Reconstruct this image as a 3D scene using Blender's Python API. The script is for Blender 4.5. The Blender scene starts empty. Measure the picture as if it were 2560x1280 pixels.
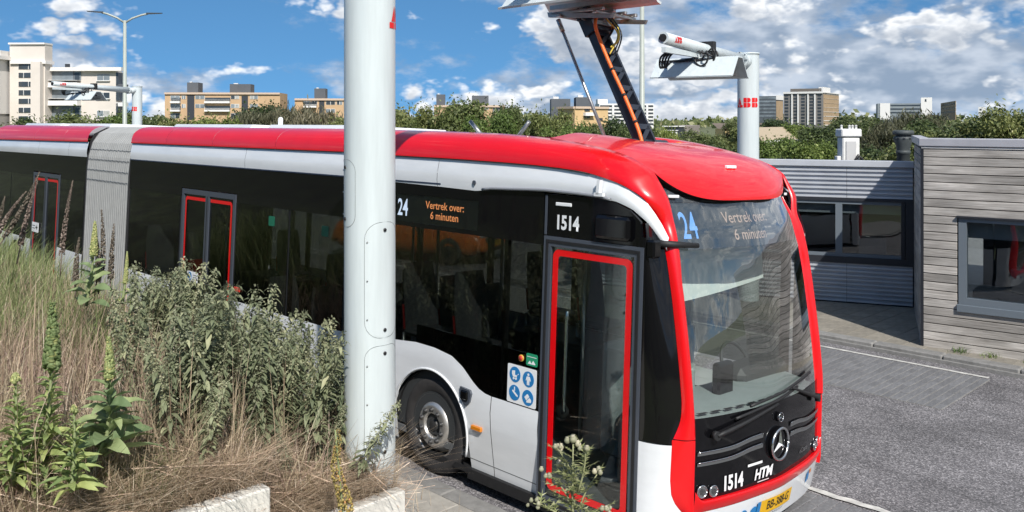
import bpy, math, random
import numpy as np
from mathutils import Vector, Matrix
R = math.radians
random.seed(7); rng = np.random.default_rng(7)
scene = bpy.context.scene
col = scene.collection

# ------------------------------------------------------------------ camera
F, CX, YH, H = 2211.0, 1280.0, 302.0, 3.46          # photograph's focal length, centre, horizon row (px), eye height (m)
cam = bpy.data.cameras.new('camera'); camo = bpy.data.objects.new('camera', cam); col.objects.link(camo)
camo.location = (0, 0, H); camo.rotation_euler = (R(90), 0, 0)
cam.sensor_width = 36; cam.lens = F/2560*36; cam.shift_y = -(640-YH)/2560
cam.clip_start = .05; cam.clip_end = 6000
scene.camera = camo

# ------------------------------------------------------------------ sun, sky, exposure
SUN_DIR = Vector((-.276*math.cos(R(43)), .961*math.cos(R(43)), -math.sin(R(43)))).normalized()
sl = bpy.data.lights.new('sun', 'SUN'); sl.energy = 4.6; sl.angle = R(.55); sl.color = (1, .955, .89)
so = bpy.data.objects.new('sun', sl); col.objects.link(so); so.location = (10, -20, 40)
so.rotation_euler = SUN_DIR.to_track_quat('-Z', 'Y').to_euler()
world = bpy.data.worlds.new('World'); scene.world = world; world.use_nodes = True
def build_world():
    nt = world.node_tree; N = nt.nodes; L = nt.links
    for n in list(N): N.remove(n)
    def nd(t, **kw):
        n = N.new(t)
        for k, v in kw.items(): setattr(n, k, v)
        return n
    def math_(op, a, b=None, c=None, clamp=False):
        n = nd('ShaderNodeMath', operation=op, use_clamp=clamp)
        for i, v in enumerate((a, b, c)):
            if v is None: continue
            if isinstance(v, (int, float)): n.inputs[i].default_value = v
            else: L.new(v, n.inputs[i])
        return n.outputs[0]
    def vmul(v, s, add=(0, 0, 0)):
        m = nd('ShaderNodeVectorMath', operation='MULTIPLY_ADD'); L.new(v, m.inputs[0])
        m.inputs[1].default_value = s; m.inputs[2].default_value = add; return m.outputs[0]
    def ramp(v, stops, interp='EASE'):
        r = nd('ShaderNodeValToRGB'); r.color_ramp.interpolation = interp
        e = r.color_ramp.elements
        while len(e) < len(stops): e.new(.5)
        for q, (p, c) in zip(e, stops):
            q.position = p; q.color = (c, c, c, 1) if isinstance(c, (int, float)) else (*c, 1)
        L.new(v, r.inputs[0]); return r.outputs[0]
    tc = nd('ShaderNodeTexCoord'); d = tc.outputs['Generated']
    sep = nd('ShaderNodeSeparateXYZ'); L.new(d, sep.inputs[0])
    sky = nd('ShaderNodeTexSky', sky_type='NISHITA'); sky.sun_disc = False
    sky.sun_elevation = R(43); sky.sun_rotation = math.atan2(.276, -.961)
    sky.air_density = 1.0; sky.dust_density = .2; sky.ozone_density = 2.2; sky.altitude = 0
    up = vmul(d, (1, 1, .95), (0, 0, .24))
    nrm = nd('ShaderNodeVectorMath', operation='NORMALIZE'); L.new(up, nrm.inputs[0])
    L.new(nrm.outputs[0], sky.inputs['Vector'])
    def noise(v, scale, detail, rough=.55):
        n = nd('ShaderNodeTexNoise'); n.inputs['Scale'].default_value = scale; n.inputs['Detail'].default_value = detail; n.inputs['Roughness'].default_value = rough
        L.new(v, n.inputs['Vector']); return n.outputs['Fac']
    def smooth(v, a, b, lo, hi):
        m = nd('ShaderNodeMapRange', interpolation_type='SMOOTHSTEP'); L.new(v, m.inputs[0])
        for i, q in enumerate((a, b, lo, hi)): m.inputs[i+1].default_value = q
        return m.outputs[0]
    def cumulus(off):
        v = vmul(d, (9.5, 9.5, 17.0), off)
        a = noise(v, .8, 3, .5); bl = math_('ABSOLUTE', math_('SUBTRACT', noise(v, 2.4, 3.5, .56), .5))
        return math_('MULTIPLY_ADD', bl, .62, a)
    OFF = (31.2, 6.6, 4.4)
    n0 = cumulus(OFF); n1 = cumulus((OFF[0]+.05, OFF[1]-.08, OFF[2]+.22))      # same field a little nearer the sun
    cov = math_('ADD', smooth(sep.outputs[0], -.42, .02, -.025, .055), smooth(sep.outputs[2], .12, .02, -.012, .075))
    dens = math_('ADD', n0, cov)
    mask1 = smooth(dens, .605, .715, 0, 1)
    lit = math_('MULTIPLY_ADD', math_('SUBTRACT', n0, n1), 5.0, .42, clamp=True)
    body = smooth(dens, .655, .80, 1.0, .30)
    litc = math_('MULTIPLY', math_('MULTIPLY_ADD', lit, .95, .18), body, clamp=True)
    c1 = nd('ShaderNodeMix', data_type='RGBA'); L.new(litc, c1.inputs['Factor'])
    c1.inputs['A'].default_value = (2.05, 2.5, 3.2, 1); c1.inputs['B'].default_value = (7.4, 7.5, 7.6, 1)
    # a veil of flat grey cloud behind and above
    v2 = vmul(d, (7.0, 7.0, 15.0), (9.3, 4.4, 2.2))
    vn = noise(v2, .9, 6, .6)
    mask2 = math_('MULTIPLY', smooth(math_('ADD', vn, smooth(sep.outputs[0], -.25, .12, -.04, .15)), .50, .66, 0, 1), .88)
    shade2 = noise(v2, 3.2, 3, .5)
    c2 = nd('ShaderNodeMix', data_type='RGBA'); L.new(smooth(shade2, .36, .68, 0, 1), c2.inputs['Factor'])
    c2.inputs['A'].default_value = (2.1, 2.6, 3.35, 1); c2.inputs['B'].default_value = (4.3, 4.7, 5.3, 1)
    veil = nd('ShaderNodeMix', data_type='RGBA'); L.new(mask2, veil.inputs['Factor'])
    mask = mask1; cc = c1
    mx = nd('ShaderNodeMix', data_type='RGBA'); L.new(mask, mx.inputs['Factor'])
    sc = nd('ShaderNodeVectorMath', operation='MULTIPLY'); L.new(sky.outputs[0], sc.inputs[0]); sc.inputs[1].default_value = (.42, .71, .84)
    L.new(sc.outputs[0], veil.inputs['A']); L.new(c2.outputs['Result'], veil.inputs['B']); L.new(veil.outputs['Result'], mx.inputs['A']); L.new(cc.outputs['Result'], mx.inputs['B'])
    bg = nd('ShaderNodeBackground'); bg.inputs['Strength'].default_value = .13
    L.new(mx.outputs['Result'], bg.inputs['Color'])
    out = nd('ShaderNodeOutputWorld'); L.new(bg.outputs[0], out.inputs['Surface'])
build_world()
world.cycles.sampling_method = 'MANUAL'; world.cycles.sample_map_resolution = 256
vs = scene.view_settings; vs.view_transform = 'Standard'; vs.look = 'None'; vs.gamma = 1; vs.exposure = 0.25; vs.use_curve_mapping = False
scene.render.engine = 'CYCLES'
cy = scene.cycles; cy.max_bounces = 6; cy.transparent_max_bounces = 20; cy.transmission_bounces = 3; cy.glossy_bounces = 3; cy.diffuse_bounces = 2
cy.use_adaptive_sampling = True; cy.adaptive_threshold = .02; cy.use_denoising = True; cy.caustics_reflective = False; cy.caustics_refractive = False
try: cy.denoiser = 'OPENIMAGEDENOISE'
except Exception: pass

# ------------------------------------------------------------------ frames of reference
P0 = Vector((-.797, 8.6, 0)); TH = R(44.6); RO = R(2.7)
def unit(a): return Vector((math.cos(a), math.sin(a), 0))
NV, DV = unit(TH), unit(TH+math.pi/2)                # across the bus (away from us), along it (to its rear)
def W(l, t, z=0): return P0 + NV*l + DV*t + Vector((0, 0, z))
def ray(x, y): return Vector(((x-CX)/F, 1, -(y-YH)/F))
def atY(x, y, Y): return Vector((0, 0, H)) + ray(x, y)*Y
def lt(p): v = Vector((p[0], p[1], 0)) - P0; return v.dot(NV), v.dot(DV)

# ------------------------------------------------------------------ materials
MATS = {}
def mat(name, base, rough=.6, metal=0., coat=0., coat_rough=.03, var=0., vscale=6., vdetail=5., bump=0., bscale=40., spec=.5, rand=0., emit=None, estr=0., stretch=None, trans=0., base2=None, sheen=0.):
    if name in MATS: return MATS[name]
    m = bpy.data.materials.new(name); m.use_nodes = True; nt = m.node_tree; N = nt.nodes; L = nt.links
    b = N['Principled BSDF']
    b.inputs['Roughness'].default_value = rough; b.inputs['Metallic'].default_value = metal
    b.inputs['Coat Weight'].default_value = coat; b.inputs['Coat Roughness'].default_value = coat_rough
    b.inputs['Specular IOR Level'].default_value = spec
    b.inputs['Base Color'].default_value = (*base, 1)
    vec = None
    if var or bump or base2:
        tc = N.new('ShaderNodeTexCoord'); mp = N.new('ShaderNodeMapping'); L.new(tc.outputs['Object'], mp.inputs[0])
        if stretch: mp.inputs['Scale'].default_value = stretch
        vec = mp.outputs[0]
    colour = None
    if var or base2:
        n = N.new('ShaderNodeTexNoise'); n.inputs['Scale'].default_value = vscale; n.inputs['Detail'].default_value = vdetail; n.inputs['Roughness'].default_value = .6
        L.new(vec, n.inputs['Vector'])
        r = N.new('ShaderNodeValToRGB'); e = r.color_ramp.elements
        e[0].position = .3; e[1].position = .7
        c2 = base2 or base
        e[0].color = (*[c*(1-var) for c in base], 1); e[1].color = (*[min(1, c*(1+var)) for c in c2], 1)
        L.new(n.outputs['Fac'], r.inputs[0]); colour = r.outputs[0]
        L.new(colour, b.inputs['Base Color'])
    if rand:
        oi = N.new('ShaderNodeObjectInfo'); mr = N.new('ShaderNodeMapRange'); L.new(oi.outputs['Random'], mr.inputs[0])
        mr.inputs[3].default_value = 1-rand; mr.inputs[4].default_value = 1+rand
        hs = N.new('ShaderNodeHueSaturation'); L.new(mr.outputs[0], hs.inputs['Value'])
        if colour: L.new(colour, hs.inputs['Color'])
        else: hs.inputs['Color'].default_value = (*base, 1)
        L.new(hs.outputs[0], b.inputs['Base Color'])
    if bump:
        n = N.new('ShaderNodeTexNoise'); n.inputs['Scale'].default_value = bscale; n.inputs['Detail'].default_value = 6
        L.new(vec, n.inputs['Vector'])
        bp = N.new('ShaderNodeBump'); bp.inputs['Strength'].default_value = bump; bp.inputs['Distance'].default_value = .02
        L.new(n.outputs['Fac'], bp.inputs['Height']); L.new(bp.outputs[0], b.inputs['Normal'])
    if emit:
        b.inputs['Emission Color'].default_value = (*emit, 1); b.inputs['Emission Strength'].default_value = estr
    if trans:
        tr = N.new('ShaderNodeBsdfTranslucent'); mx = N.new('ShaderNodeMixShader'); mx.inputs[0].default_value = trans
        src = b.inputs['Base Color'].links[0].from_socket if b.inputs['Base Color'].links else None
        if src: L.new(src, tr.inputs['Color'])
        else: tr.inputs['Color'].default_value = (*base, 1)
        L.new(b.outputs[0], mx.inputs[1]); L.new(tr.outputs[0], mx.inputs[2])
        L.new(mx.outputs[0], N['Material Output'].inputs['Surface'])
    MATS[name] = m; return m
def leafmat(name, c1, c2, c3=None, trans=.3, rough=.55):
    """foliage colour that varies leaf by leaf through the 'rnd' attribute and plant by plant"""
    if name in MATS: return MATS[name]
    m = bpy.data.materials.new(name); m.use_nodes = True; nt = m.node_tree; N = nt.nodes; L = nt.links
    b = N['Principled BSDF']; b.inputs['Roughness'].default_value = rough; b.inputs['Specular IOR Level'].default_value = .35
    at = N.new('ShaderNodeAttribute'); at.attribute_name = 'rnd'
    oi = N.new('ShaderNodeObjectInfo')
    r = N.new('ShaderNodeValToRGB'); e = r.color_ramp.elements
    e[0].color = (*c1, 1); e[1].color = (*c2, 1); e[0].position = .1; e[1].position = .8
    if c3: q = e.new(.97); q.color = (*c3, 1)
    L.new(at.outputs['Fac'], r.inputs[0])
    hs = N.new('ShaderNodeHueSaturation'); L.new(r.outputs[0], hs.inputs['Color'])
    mr = N.new('ShaderNodeMapRange'); L.new(oi.outputs['Random'], mr.inputs[0]); mr.inputs[3].default_value = .72; mr.inputs[4].default_value = 1.32
    L.new(mr.outputs[0], hs.inputs['Value'])
    mr2 = N.new('ShaderNodeMapRange'); L.new(oi.outputs['Random'], mr2.inputs[0]); mr2.inputs[3].default_value = .525; mr2.inputs[4].default_value = .478
    L.new(mr2.outputs[0], hs.inputs['Hue'])
    L.new(hs.outputs[0], b.inputs['Base Color'])
    tr = N.new('ShaderNodeBsdfTranslucent'); L.new(hs.outputs[0], tr.inputs['Color'])
    mx = N.new('ShaderNodeMixShader'); mx.inputs[0].default_value = trans
    L.new(b.outputs[0], mx.inputs[1]); L.new(tr.outputs[0], mx.inputs[2]); L.new(mx.outputs[0], N['Material Output'].inputs['Surface'])
    MATS[name] = m; return m
def glass(name, tint, refl=1.0, ior=1.5, gcol=(1, 1, 1)):
    if name in MATS: return MATS[name]
    m = bpy.data.materials.new(name); m.use_nodes = True; nt = m.node_tree; N = nt.nodes; L = nt.links
    N.remove(N['Principled BSDF'])
    t = N.new('ShaderNodeBsdfTransparent'); t.inputs[0].default_value = (*tint, 1)
    g = N.new('ShaderNodeBsdfGlossy'); g.inputs['Roughness'].default_value = .005; g.inputs[0].default_value = (*gcol, 1)
    lw = N.new('ShaderNodeLayerWeight'); lw.inputs[0].default_value = .5
    pw = N.new('ShaderNodeMath'); pw.operation = 'POWER'; pw.inputs[1].default_value = 5; L.new(lw.outputs['Facing'], pw.inputs[0])
    f0 = ((ior-1)/(ior+1))**2
    fr = N.new('ShaderNodeMath'); fr.operation = 'MULTIPLY_ADD'; fr.inputs[1].default_value = 1-f0; fr.inputs[2].default_value = f0; L.new(pw.outputs[0], fr.inputs[0])
    mu = N.new('ShaderNodeMath'); mu.operation = 'MULTIPLY'; mu.use_clamp = True; mu.inputs[1].default_value = refl; L.new(fr.outputs[0], mu.inputs[0])
    tc = N.new('ShaderNodeTexCoord'); n = N.new('ShaderNodeTexNoise'); n.inputs['Scale'].default_value = 1.1; n.inputs['Detail'].default_value = 1
    L.new(tc.outputs['Object'], n.inputs['Vector'])
    bp = N.new('ShaderNodeBump'); bp.inputs['Strength'].default_value = .05; bp.inputs['Distance'].default_value = .15; L.new(n.outputs['Fac'], bp.inputs['Height']); L.new(bp.outputs[0], g.inputs['Normal'])
    mx = N.new('ShaderNodeMixShader'); L.new(mu.outputs[0], mx.inputs[0]); L.new(t.outputs[0], mx.inputs[1]); L.new(g.outputs[0], mx.inputs[2])
    L.new(mx.outputs[0], N['Material Output'].inputs['Surface'])
    MATS[name] = m; return m

red = mat('red_paint', (.72, .002, .006), .30, coat=.55, coat_rough=.03, var=.05, vscale=2.5, bump=.035, bscale=2.2)
white = mat('white_paint', (.73, .75, .77), .32, coat=.7, coat_rough=.05, var=.07, vscale=2.2, vdetail=8, stretch=(1, .6, 2.2), bump=.03, bscale=2.0)
lowwhite = mat('grey_white_paint', (.60, .64, .66), .35, coat=.5, coat_rough=.05, var=.05, vscale=4)
blackgloss = mat('black_gloss', (.004, .004, .005), .07, spec=.4)
blackmatt = mat('black_rubber', (.012, .012, .013), .6, var=.2, vscale=20)
darkmetal = mat('dark_anodised', (.03, .034, .042), .35, metal=.4)
greyframe = mat('dark_grey_frame', (.06, .07, .09), .35, coat=.3)
silver = mat('silver', (.6, .61, .62), .25, metal=1)
steel = mat('brushed_steel', (.42, .42, .42), .38, metal=.9, var=.12, vscale=14)
rubber = mat('tyre_rubber', (.032, .03, .03), .75, var=.25, vscale=12, bump=.15, bscale=60)
mastpaint = mat('mast_paint', (.57, .625, .635), .42, coat=.2, coat_rough=.12, var=.08, vscale=2.2, vdetail=9, stretch=(5, 5, .45))
logored = mat('logo_red', (.72, .01, .012), .4)
signwhite = mat('sign_white', (.78, .79, .8), .4)
signblue = mat('sign_blue', (.02, .19, .46), .4)
signgreen = mat('sign_green', (.02, .28, .14), .4)
amber = mat('amber_lens', (.62, .2, .01), .2, coat=1)
plateyellow = mat('plate_yellow', (.75, .42, .01), .4)
cableblack = mat('cable_black', (.012, .012, .014), .45)
cableorange = mat('cable_orange', (.78, .16, .02), .45, var=.1, vscale=10)
cableyellow = mat('cable_yellow', (.55, .42, .06), .5)
sideglass = glass('tinted_side_glass', (.51, .53, .52), 1.1)
doorglass = glass('door_glass', (.80, .85, .84), 1.6)
screenglass = glass('windscreen_glass', (.88, .93, .91), 3.2, 1.52)
buildglass = glass('pavilion_glass', (.72, .76, .78), 1.6)

# ------------------------------------------------------------------ mesh helpers
class MB:
    def __init__(s): s.v = []; s.f = []; s.sm = []
    def add(s, vs, fs, smooth=False):
        o = len(s.v); s.v += [tuple(v) for v in vs]; s.f += [tuple(i+o for i in f) for f in fs]; s.sm += [smooth]*len(fs); return s
    def box(s, x0, x1, y0, y1, z0, z1, M=None):
        v = [Vector(p) for p in ((x0, y0, z0), (x1, y0, z0), (x1, y1, z0), (x0, y1, z0), (x0, y0, z1), (x1, y0, z1), (x1, y1, z1), (x0, y1, z1))]
        if M is not None: v = [M @ p for p in v]
        return s.add(v, [(0, 3, 2, 1), (4, 5, 6, 7), (0, 1, 5, 4), (1, 2, 6, 5), (2, 3, 7, 6), (3, 0, 4, 7)])
    def bbox(s, x0, x1, y0, y1, z0, z1, b=.01, M=None):
        """box with all edges chamfered"""
        xs, ys, zs = (x0, x1), (y0, y1), (z0, z1); V = []; idx = {}
        for i in (0, 1):
            for j in (0, 1):
                for k in (0, 1):
                    c = (xs[i], ys[j], zs[k]); sg = (1-2*i, 1-2*j, 1-2*k)
                    for a in range(3):
                        p = [c[q]+(0 if q == a else sg[q]*b) for q in range(3)]; idx[i, j, k, a] = len(V); V.append(Vector(p))
        fs = []
        for a in range(3):
            u, w = [q for q in range(3) if q != a]
            for e in (0, 1):
                r = []
                for du, dw in ((0, 0), (1, 0), (1, 1), (0, 1)):
                    key = [0, 0, 0]; key[a] = e; key[u] = du; key[w] = dw; r.append(idx[(*key, a)])
                fs.append(r)
            for eu in (0, 1):
                for ew in (0, 1):
                    k0 = [0, 0, 0]; k1 = [0, 0, 0]; k0[u] = k1[u] = eu; k0[w] = k1[w] = ew; k0[a] = 0; k1[a] = 1
                    fs.append((idx[(*k0, u)], idx[(*k1, u)], idx[(*k1, w)], idx[(*k0, w)]))
        for i in (0, 1):
            for j in (0, 1):
                for k in (0, 1): fs.append((idx[i, j, k, 0], idx[i, j, k, 1], idx[i, j, k, 2]))
        if M is not None: V = [M @ p for p in V]
        return s.add(V, fs)
    def prism(s, pts, a, b, f):
        """2-D outline pts swept between parameters a and b; f(u, v, w) maps to 3-D"""
        n = len(pts); v = [f(u, w, a) for u, w in pts]+[f(u, w, b) for u, w in pts]
        return s.add(v, [tuple(range(n-1, -1, -1)), tuple(range(n, 2*n))]+[(i, (i+1) % n, n+(i+1) % n, n+i) for i in range(n)])
    def ring(s, outer, inner, a, b, f):
        """a flat band between two outlines of equal length, with thickness"""
        n = len(outer); v = [f(u, w, a) for u, w in outer]+[f(u, w, a) for u, w in inner]+[f(u, w, b) for u, w in outer]+[f(u, w, b) for u, w in inner]
        fs = []
        for i in range(n):
            j = (i+1) % n
            fs += [(i, j, n+j, n+i), (2*n+j, 2*n+i, 3*n+i, 3*n+j), (j, i, 2*n+i, 2*n+j), (n+i, n+j, 3*n+j, 3*n+i)]
        return s.add(v, fs)
    def tube(s, path, r, n=8, caps=True, smooth=True):
        path = [Vector(p) for p in path]; rs = r if isinstance(r, (list, tuple)) else [r]*len(path); vs = []; fs = []
        pu = None
        for i, p in enumerate(path):
            d = (path[min(i+1, len(path)-1)]-path[max(i-1, 0)]).normalized()
            if pu is None: pu = d.orthogonal().normalized()
            pu = (pu-d*pu.dot(d)).normalized(); w = d.cross(pu)
            vs += [p+(pu*math.cos(2*math.pi*k/n)+w*math.sin(2*math.pi*k/n))*rs[i] for k in range(n)]
        for i in range(len(path)-1):
            for k in range(n): fs.append((i*n+k, i*n+(k+1) % n, (i+1)*n+(k+1) % n, (i+1)*n+k))
        s.add(vs, fs, smooth)
        if caps: o = len(s.v)-len(vs); s.f += [tuple(o+k for k in range(n-1, -1, -1)), tuple(o+(len(path)-1)*n+k for k in range(n))]; s.sm += [False]*2
        return s
    def lathe(s, prof, n=24, M=None, smooth=True):
        """profile of (radius, height) about z"""
        vs = [Vector((r*math.cos(2*math.pi*k/n), r*math.sin(2*math.pi*k/n), h)) for r, h in prof for k in range(n)]
        if M is not None: vs = [M @ v for v in vs]
        fs = [(i*n+k, i*n+(k+1) % n, (i+1)*n+(k+1) % n, (i+1)*n+k) for i in range(len(prof)-1) for k in range(n)]
        return s.add(vs, fs, smooth)
    def grid(s, f, nu, nv, smooth=True, closed=False):
        vs = [f(i/nu, j/nv) for j in range(nv+1) for i in range(nu+1)]
        return s.add(vs, [(j*(nu+1)+i, j*(nu+1)+i+1, (j+1)*(nu+1)+i+1, (j+1)*(nu+1)+i) for j in range(nv) for i in range(nu)], smooth)
    def mesh(s, name):
        m = bpy.data.meshes.new(name); m.from_pydata(s.v, [], s.f)
        if any(s.sm): m.polygons.foreach_set('use_smooth', s.sm)
        m.update(); return m
    def build(s, name, material, parent=None, **tags):
        return link(name, s.mesh(name), material, parent, **tags)
def link(name, me, material, parent=None, label=None, cat=None, group=None, kind=None):
    o = bpy.data.objects.new(name, me); col.objects.link(o)
    if material is not None and not me.materials: me.materials.append(material)
    if parent is not None: o.parent = parent
    return tag(o, label, cat, group, kind)
def tag(o, label=None, cat=None, group=None, kind=None):
    for k, v in (('label', label), ('category', cat), ('group', group), ('kind', kind)):
        if v: o[k] = v
    return o
def empty(name, loc=(0, 0, 0), rot=(0, 0, 0), **tags):
    o = bpy.data.objects.new(name, None); col.objects.link(o); o.location = loc; o.rotation_euler = rot; o.empty_display_size = .2
    return tag(o, **tags)
def copy_tree(o, parent=None):
    c = o.copy(); col.objects.link(c); c.parent = parent
    for ch in o.children: copy_tree(ch, c)
    return c
def at_frame(o, tilt=False):
    o.location = P0; o.rotation_euler = (0, RO if tilt else 0, TH); return o
def text_mesh(txt, size, bold=0., align='CENTER', shear=0., squeeze=1., spacing=1.):
    c = bpy.data.curves.new('txt', 'FONT'); c.body = txt; c.size = size; c.offset = bold; c.align_x = align; c.align_y = 'CENTER'; c.shear = shear
    c.resolution_u = 3; c.space_character = spacing
    o = bpy.data.objects.new('txt', c); col.objects.link(o)
    dg = bpy.context.evaluated_depsgraph_get(); dg.update()
    me = bpy.data.meshes.new_from_object(o.evaluated_get(dg)); bpy.data.objects.remove(o); bpy.data.curves.remove(c)
    me.materials.clear()
    for v in me.vertices: v.co.x *= squeeze
    return me
def put_text(name, txt, size, material, f, parent=None, **kw):
    """lettering mapped through f(x, y) -> 3-D"""
    me = text_mesh(txt, size, **kw)
    for v in me.vertices: v.co = f(v.co.x, v.co.y)
    me.name = name; return link(name, me, material, parent)
def fast_mesh(name, V, Fc, rnd=None, smooth=False):
    """V (n,3), Fc (m,4) or (m,3) arrays"""
    me = bpy.data.meshes.new(name); k = Fc.shape[1]
    me.vertices.add(len(V)); me.vertices.foreach_set('co', np.ascontiguousarray(V, dtype=np.float32).ravel())
    me.loops.add(Fc.size); me.loops.foreach_set('vertex_index', np.ascontiguousarray(Fc, dtype=np.int32).ravel())
    me.polygons.add(len(Fc)); me.polygons.foreach_set('loop_start', np.arange(0, Fc.size, k, dtype=np.int32))
    if rnd is not None:
        a = me.attributes.new('rnd', 'FLOAT', 'POINT'); a.data.foreach_set('value', np.ascontiguousarray(rnd, dtype=np.float32))
    if smooth: me.polygons.foreach_set('use_smooth', np.ones(len(Fc), dtype=bool))
    me.update(calc_edges=True); return me
def rounded(x0, x1, y0, y1, r, n=5):
    p = []
    for cx, cy, a in ((x1-r, y0+r, -90), (x1-r, y1-r, 0), (x0+r, y1-r, 90), (x0+r, y0+r, 180)):
        p += [(cx+r*math.cos(R(a+90*k/n)), cy+r*math.sin(R(a+90*k/n))) for k in range(n+1)]
    return p
def circle(cx, cy, r, n=20): return [(cx+r*math.cos(2*math.pi*k/n), cy+r*math.sin(2*math.pi*k/n)) for k in range(n)]
# ------------------------------------------------------------------ ground, road, pavements
def asphalt_mat():
    m = bpy.data.materials.new('asphalt'); m.use_nodes = True; nt = m.node_tree; N = nt.nodes; L = nt.links; b = N['Principled BSDF']
    tc = N.new('ShaderNodeTexCoord')
    v = N.new('ShaderNodeTexVoronoi'); v.inputs['Scale'].default_value = 75; L.new(tc.outputs['Object'], v.inputs['Vector'])
    r = N.new('ShaderNodeValToRGB'); e = r.color_ramp.elements
    e[0].color = (.07, .067, .07, 1); e[1].color = (.38, .36, .365, 1); e[0].position = .12; e[1].position = .95
    q = e.new(.55); q.color = (.15, .143, .148, 1)
    L.new(v.outputs['Color'], r.inputs[0])
    n = N.new('ShaderNodeTexNoise'); n.inputs['Scale'].default_value = .9; n.inputs['Detail'].default_value = 6; L.new(tc.outputs['Object'], n.inputs['Vector'])
    mr = N.new('ShaderNodeMapRange'); L.new(n.outputs['Fac'], mr.inputs[0]); mr.inputs[1].default_value = .3; mr.inputs[2].default_value = .7; mr.inputs[3].default_value = .72; mr.inputs[4].default_value = 1.2
    n3 = N.new('ShaderNodeTexNoise'); n3.inputs['Scale'].default_value = 2.6; n3.inputs['Detail'].default_value = 7; n3.inputs['Roughness'].default_value = .7
    mpp = N.new('ShaderNodeMapping'); mpp.inputs['Scale'].default_value = (1, .28, 1); L.new(tc.outputs['Object'], mpp.inputs[0]); L.new(mpp.outputs[0], n3.inputs['Vector'])
    m3 = N.new('ShaderNodeMapRange'); L.new(n3.outputs['Fac'], m3.inputs[0]); m3.inputs[1].default_value = .32; m3.inputs[2].default_value = .5; m3.inputs[3].default_value = .7; m3.inputs[4].default_value = 1.0
    mm = N.new('ShaderNodeMath'); mm.operation = 'MULTIPLY'; L.new(mr.outputs[0], mm.inputs[0]); L.new(m3.outputs[0], mm.inputs[1])
    hs = N.new('ShaderNodeHueSaturation'); L.new(r.outputs[0], hs.inputs['Color']); L.new(mm.outputs[0], hs.inputs['Value'])
    L.new(hs.outputs[0], b.inputs['Base Color']); b.inputs['Roughness'].default_value = .85
    bp = N.new('ShaderNodeBump'); bp.inputs['Strength'].default_value = .5; bp.inputs['Distance'].default_value = .008; L.new(v.outputs['Distance'], bp.inputs['Height']); L.new(bp.outputs[0], b.inputs['Normal'])
    MATS['asphalt'] = m; return m
asphalt = asphalt_mat()
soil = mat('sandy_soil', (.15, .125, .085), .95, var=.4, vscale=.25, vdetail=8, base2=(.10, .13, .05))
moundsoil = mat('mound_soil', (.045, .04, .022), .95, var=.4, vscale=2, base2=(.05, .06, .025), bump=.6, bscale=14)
concrete = mat('concrete_slab', (.34, .32, .285), .85, var=.16, vscale=9, bump=.12, bscale=60, rand=.12)
kerbstone = mat('kerb_concrete', (.22, .215, .205), .85, var=.2, vscale=12, bump=.15, bscale=70, rand=.1)
brickgrey = mat('grey_paver', (.15, .15, .155), .8, var=.2, vscale=25, bump=.15, bscale=80, rand=.13)
joint = mat('joint_sand', (.25, .24, .22), .95, var=.3, vscale=18)
roadwhite = mat('road_marking', (.50, .49, .46), .75, var=.32, vscale=9, vdetail=9)
whiteconc = mat('white_concrete', (.66, .64, .59), .75, var=.10, vscale=5, bump=.12, bscale=30)

g = MB().box(-2500, 2500, -2500, 4500, -.6, -.03).build('ground', soil, None, label='sandy ground with low growth stretching away to the houses', cat='ground', kind='structure')
g = MB(); 
g.box(-.08, 7.72, -40, 90, -.4, 0); at_frame(g.build('road', asphalt, None, label='coarse grey asphalt road beside the bus', cat='road', kind='structure'))
g = MB(); g.box(7.725, 30, 7.2, 90, -.4, .001); at_frame(g.build('road', asphalt, None, label='asphalt parking strip behind the bus where the cars stand', cat='road', kind='structure'))
# paving of the bus bay and of the bay across the road
def paving(name, label, l0, l1, t0, t1, bl, bw, z, fine):
    root = at_frame(MB().box(l0, l1, t0, t1, -.35, z-.008).build(name, joint, None, label=label, cat='paving', kind='structure'))
    nl = round((l1-l0)/bl); bl = (l1-l0)/nl; nt_ = int((t1-t0)/bw)
    me = MB().bbox(-bl/2+.004, bl/2-.004, -bw/2+.004, bw/2-.004, -.06, .0, .006).mesh('paver'); me.materials.append(brickgrey)
    meh = MB().bbox(-bl/4+.004, bl/4-.004, -bw/2+.004, bw/2-.004, -.06, .0, .006).mesh('paver'); meh.materials.append(brickgrey)
    for j in range(nt_):
        for i in range(-1, nl+1):
            l = l0+(i+.5+(.5 if j % 2 else 0))*bl; t = t0+(j+.5)*bw; half = False
            if l-bl/2 < l0-.01: l = l0+bl/4; half = True
            elif l+bl/2 > l1+.01: l = l1-bl/4; half = True
            if half and (j % 2 == 0 or not l0 < l < l1): continue
            if not fine(l, t): continue
            o = bpy.data.objects.new('paver', meh if half else me); col.objects.link(o); o.parent = root
            o.location = (l, t, z+random.uniform(-.002, .003)); o.rotation_euler = (random.uniform(-.008, .008), random.uniform(-.008, .008), random.uniform(-.006, .006))
    return root
paving('bay_paving', 'grey concrete pavers of the bay along the far kerb', 5.62, 7.35, -2.76, 8, .21, .105, .012, lambda l, t: t < .75)
paving('bay_paving', 'grey concrete pavers of the bay that the bus stands in', .2, 2.27, -8, 18, .21, .105, .006, lambda l, t: t < -2.25 and t > -4.0 and l > .9)
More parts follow.
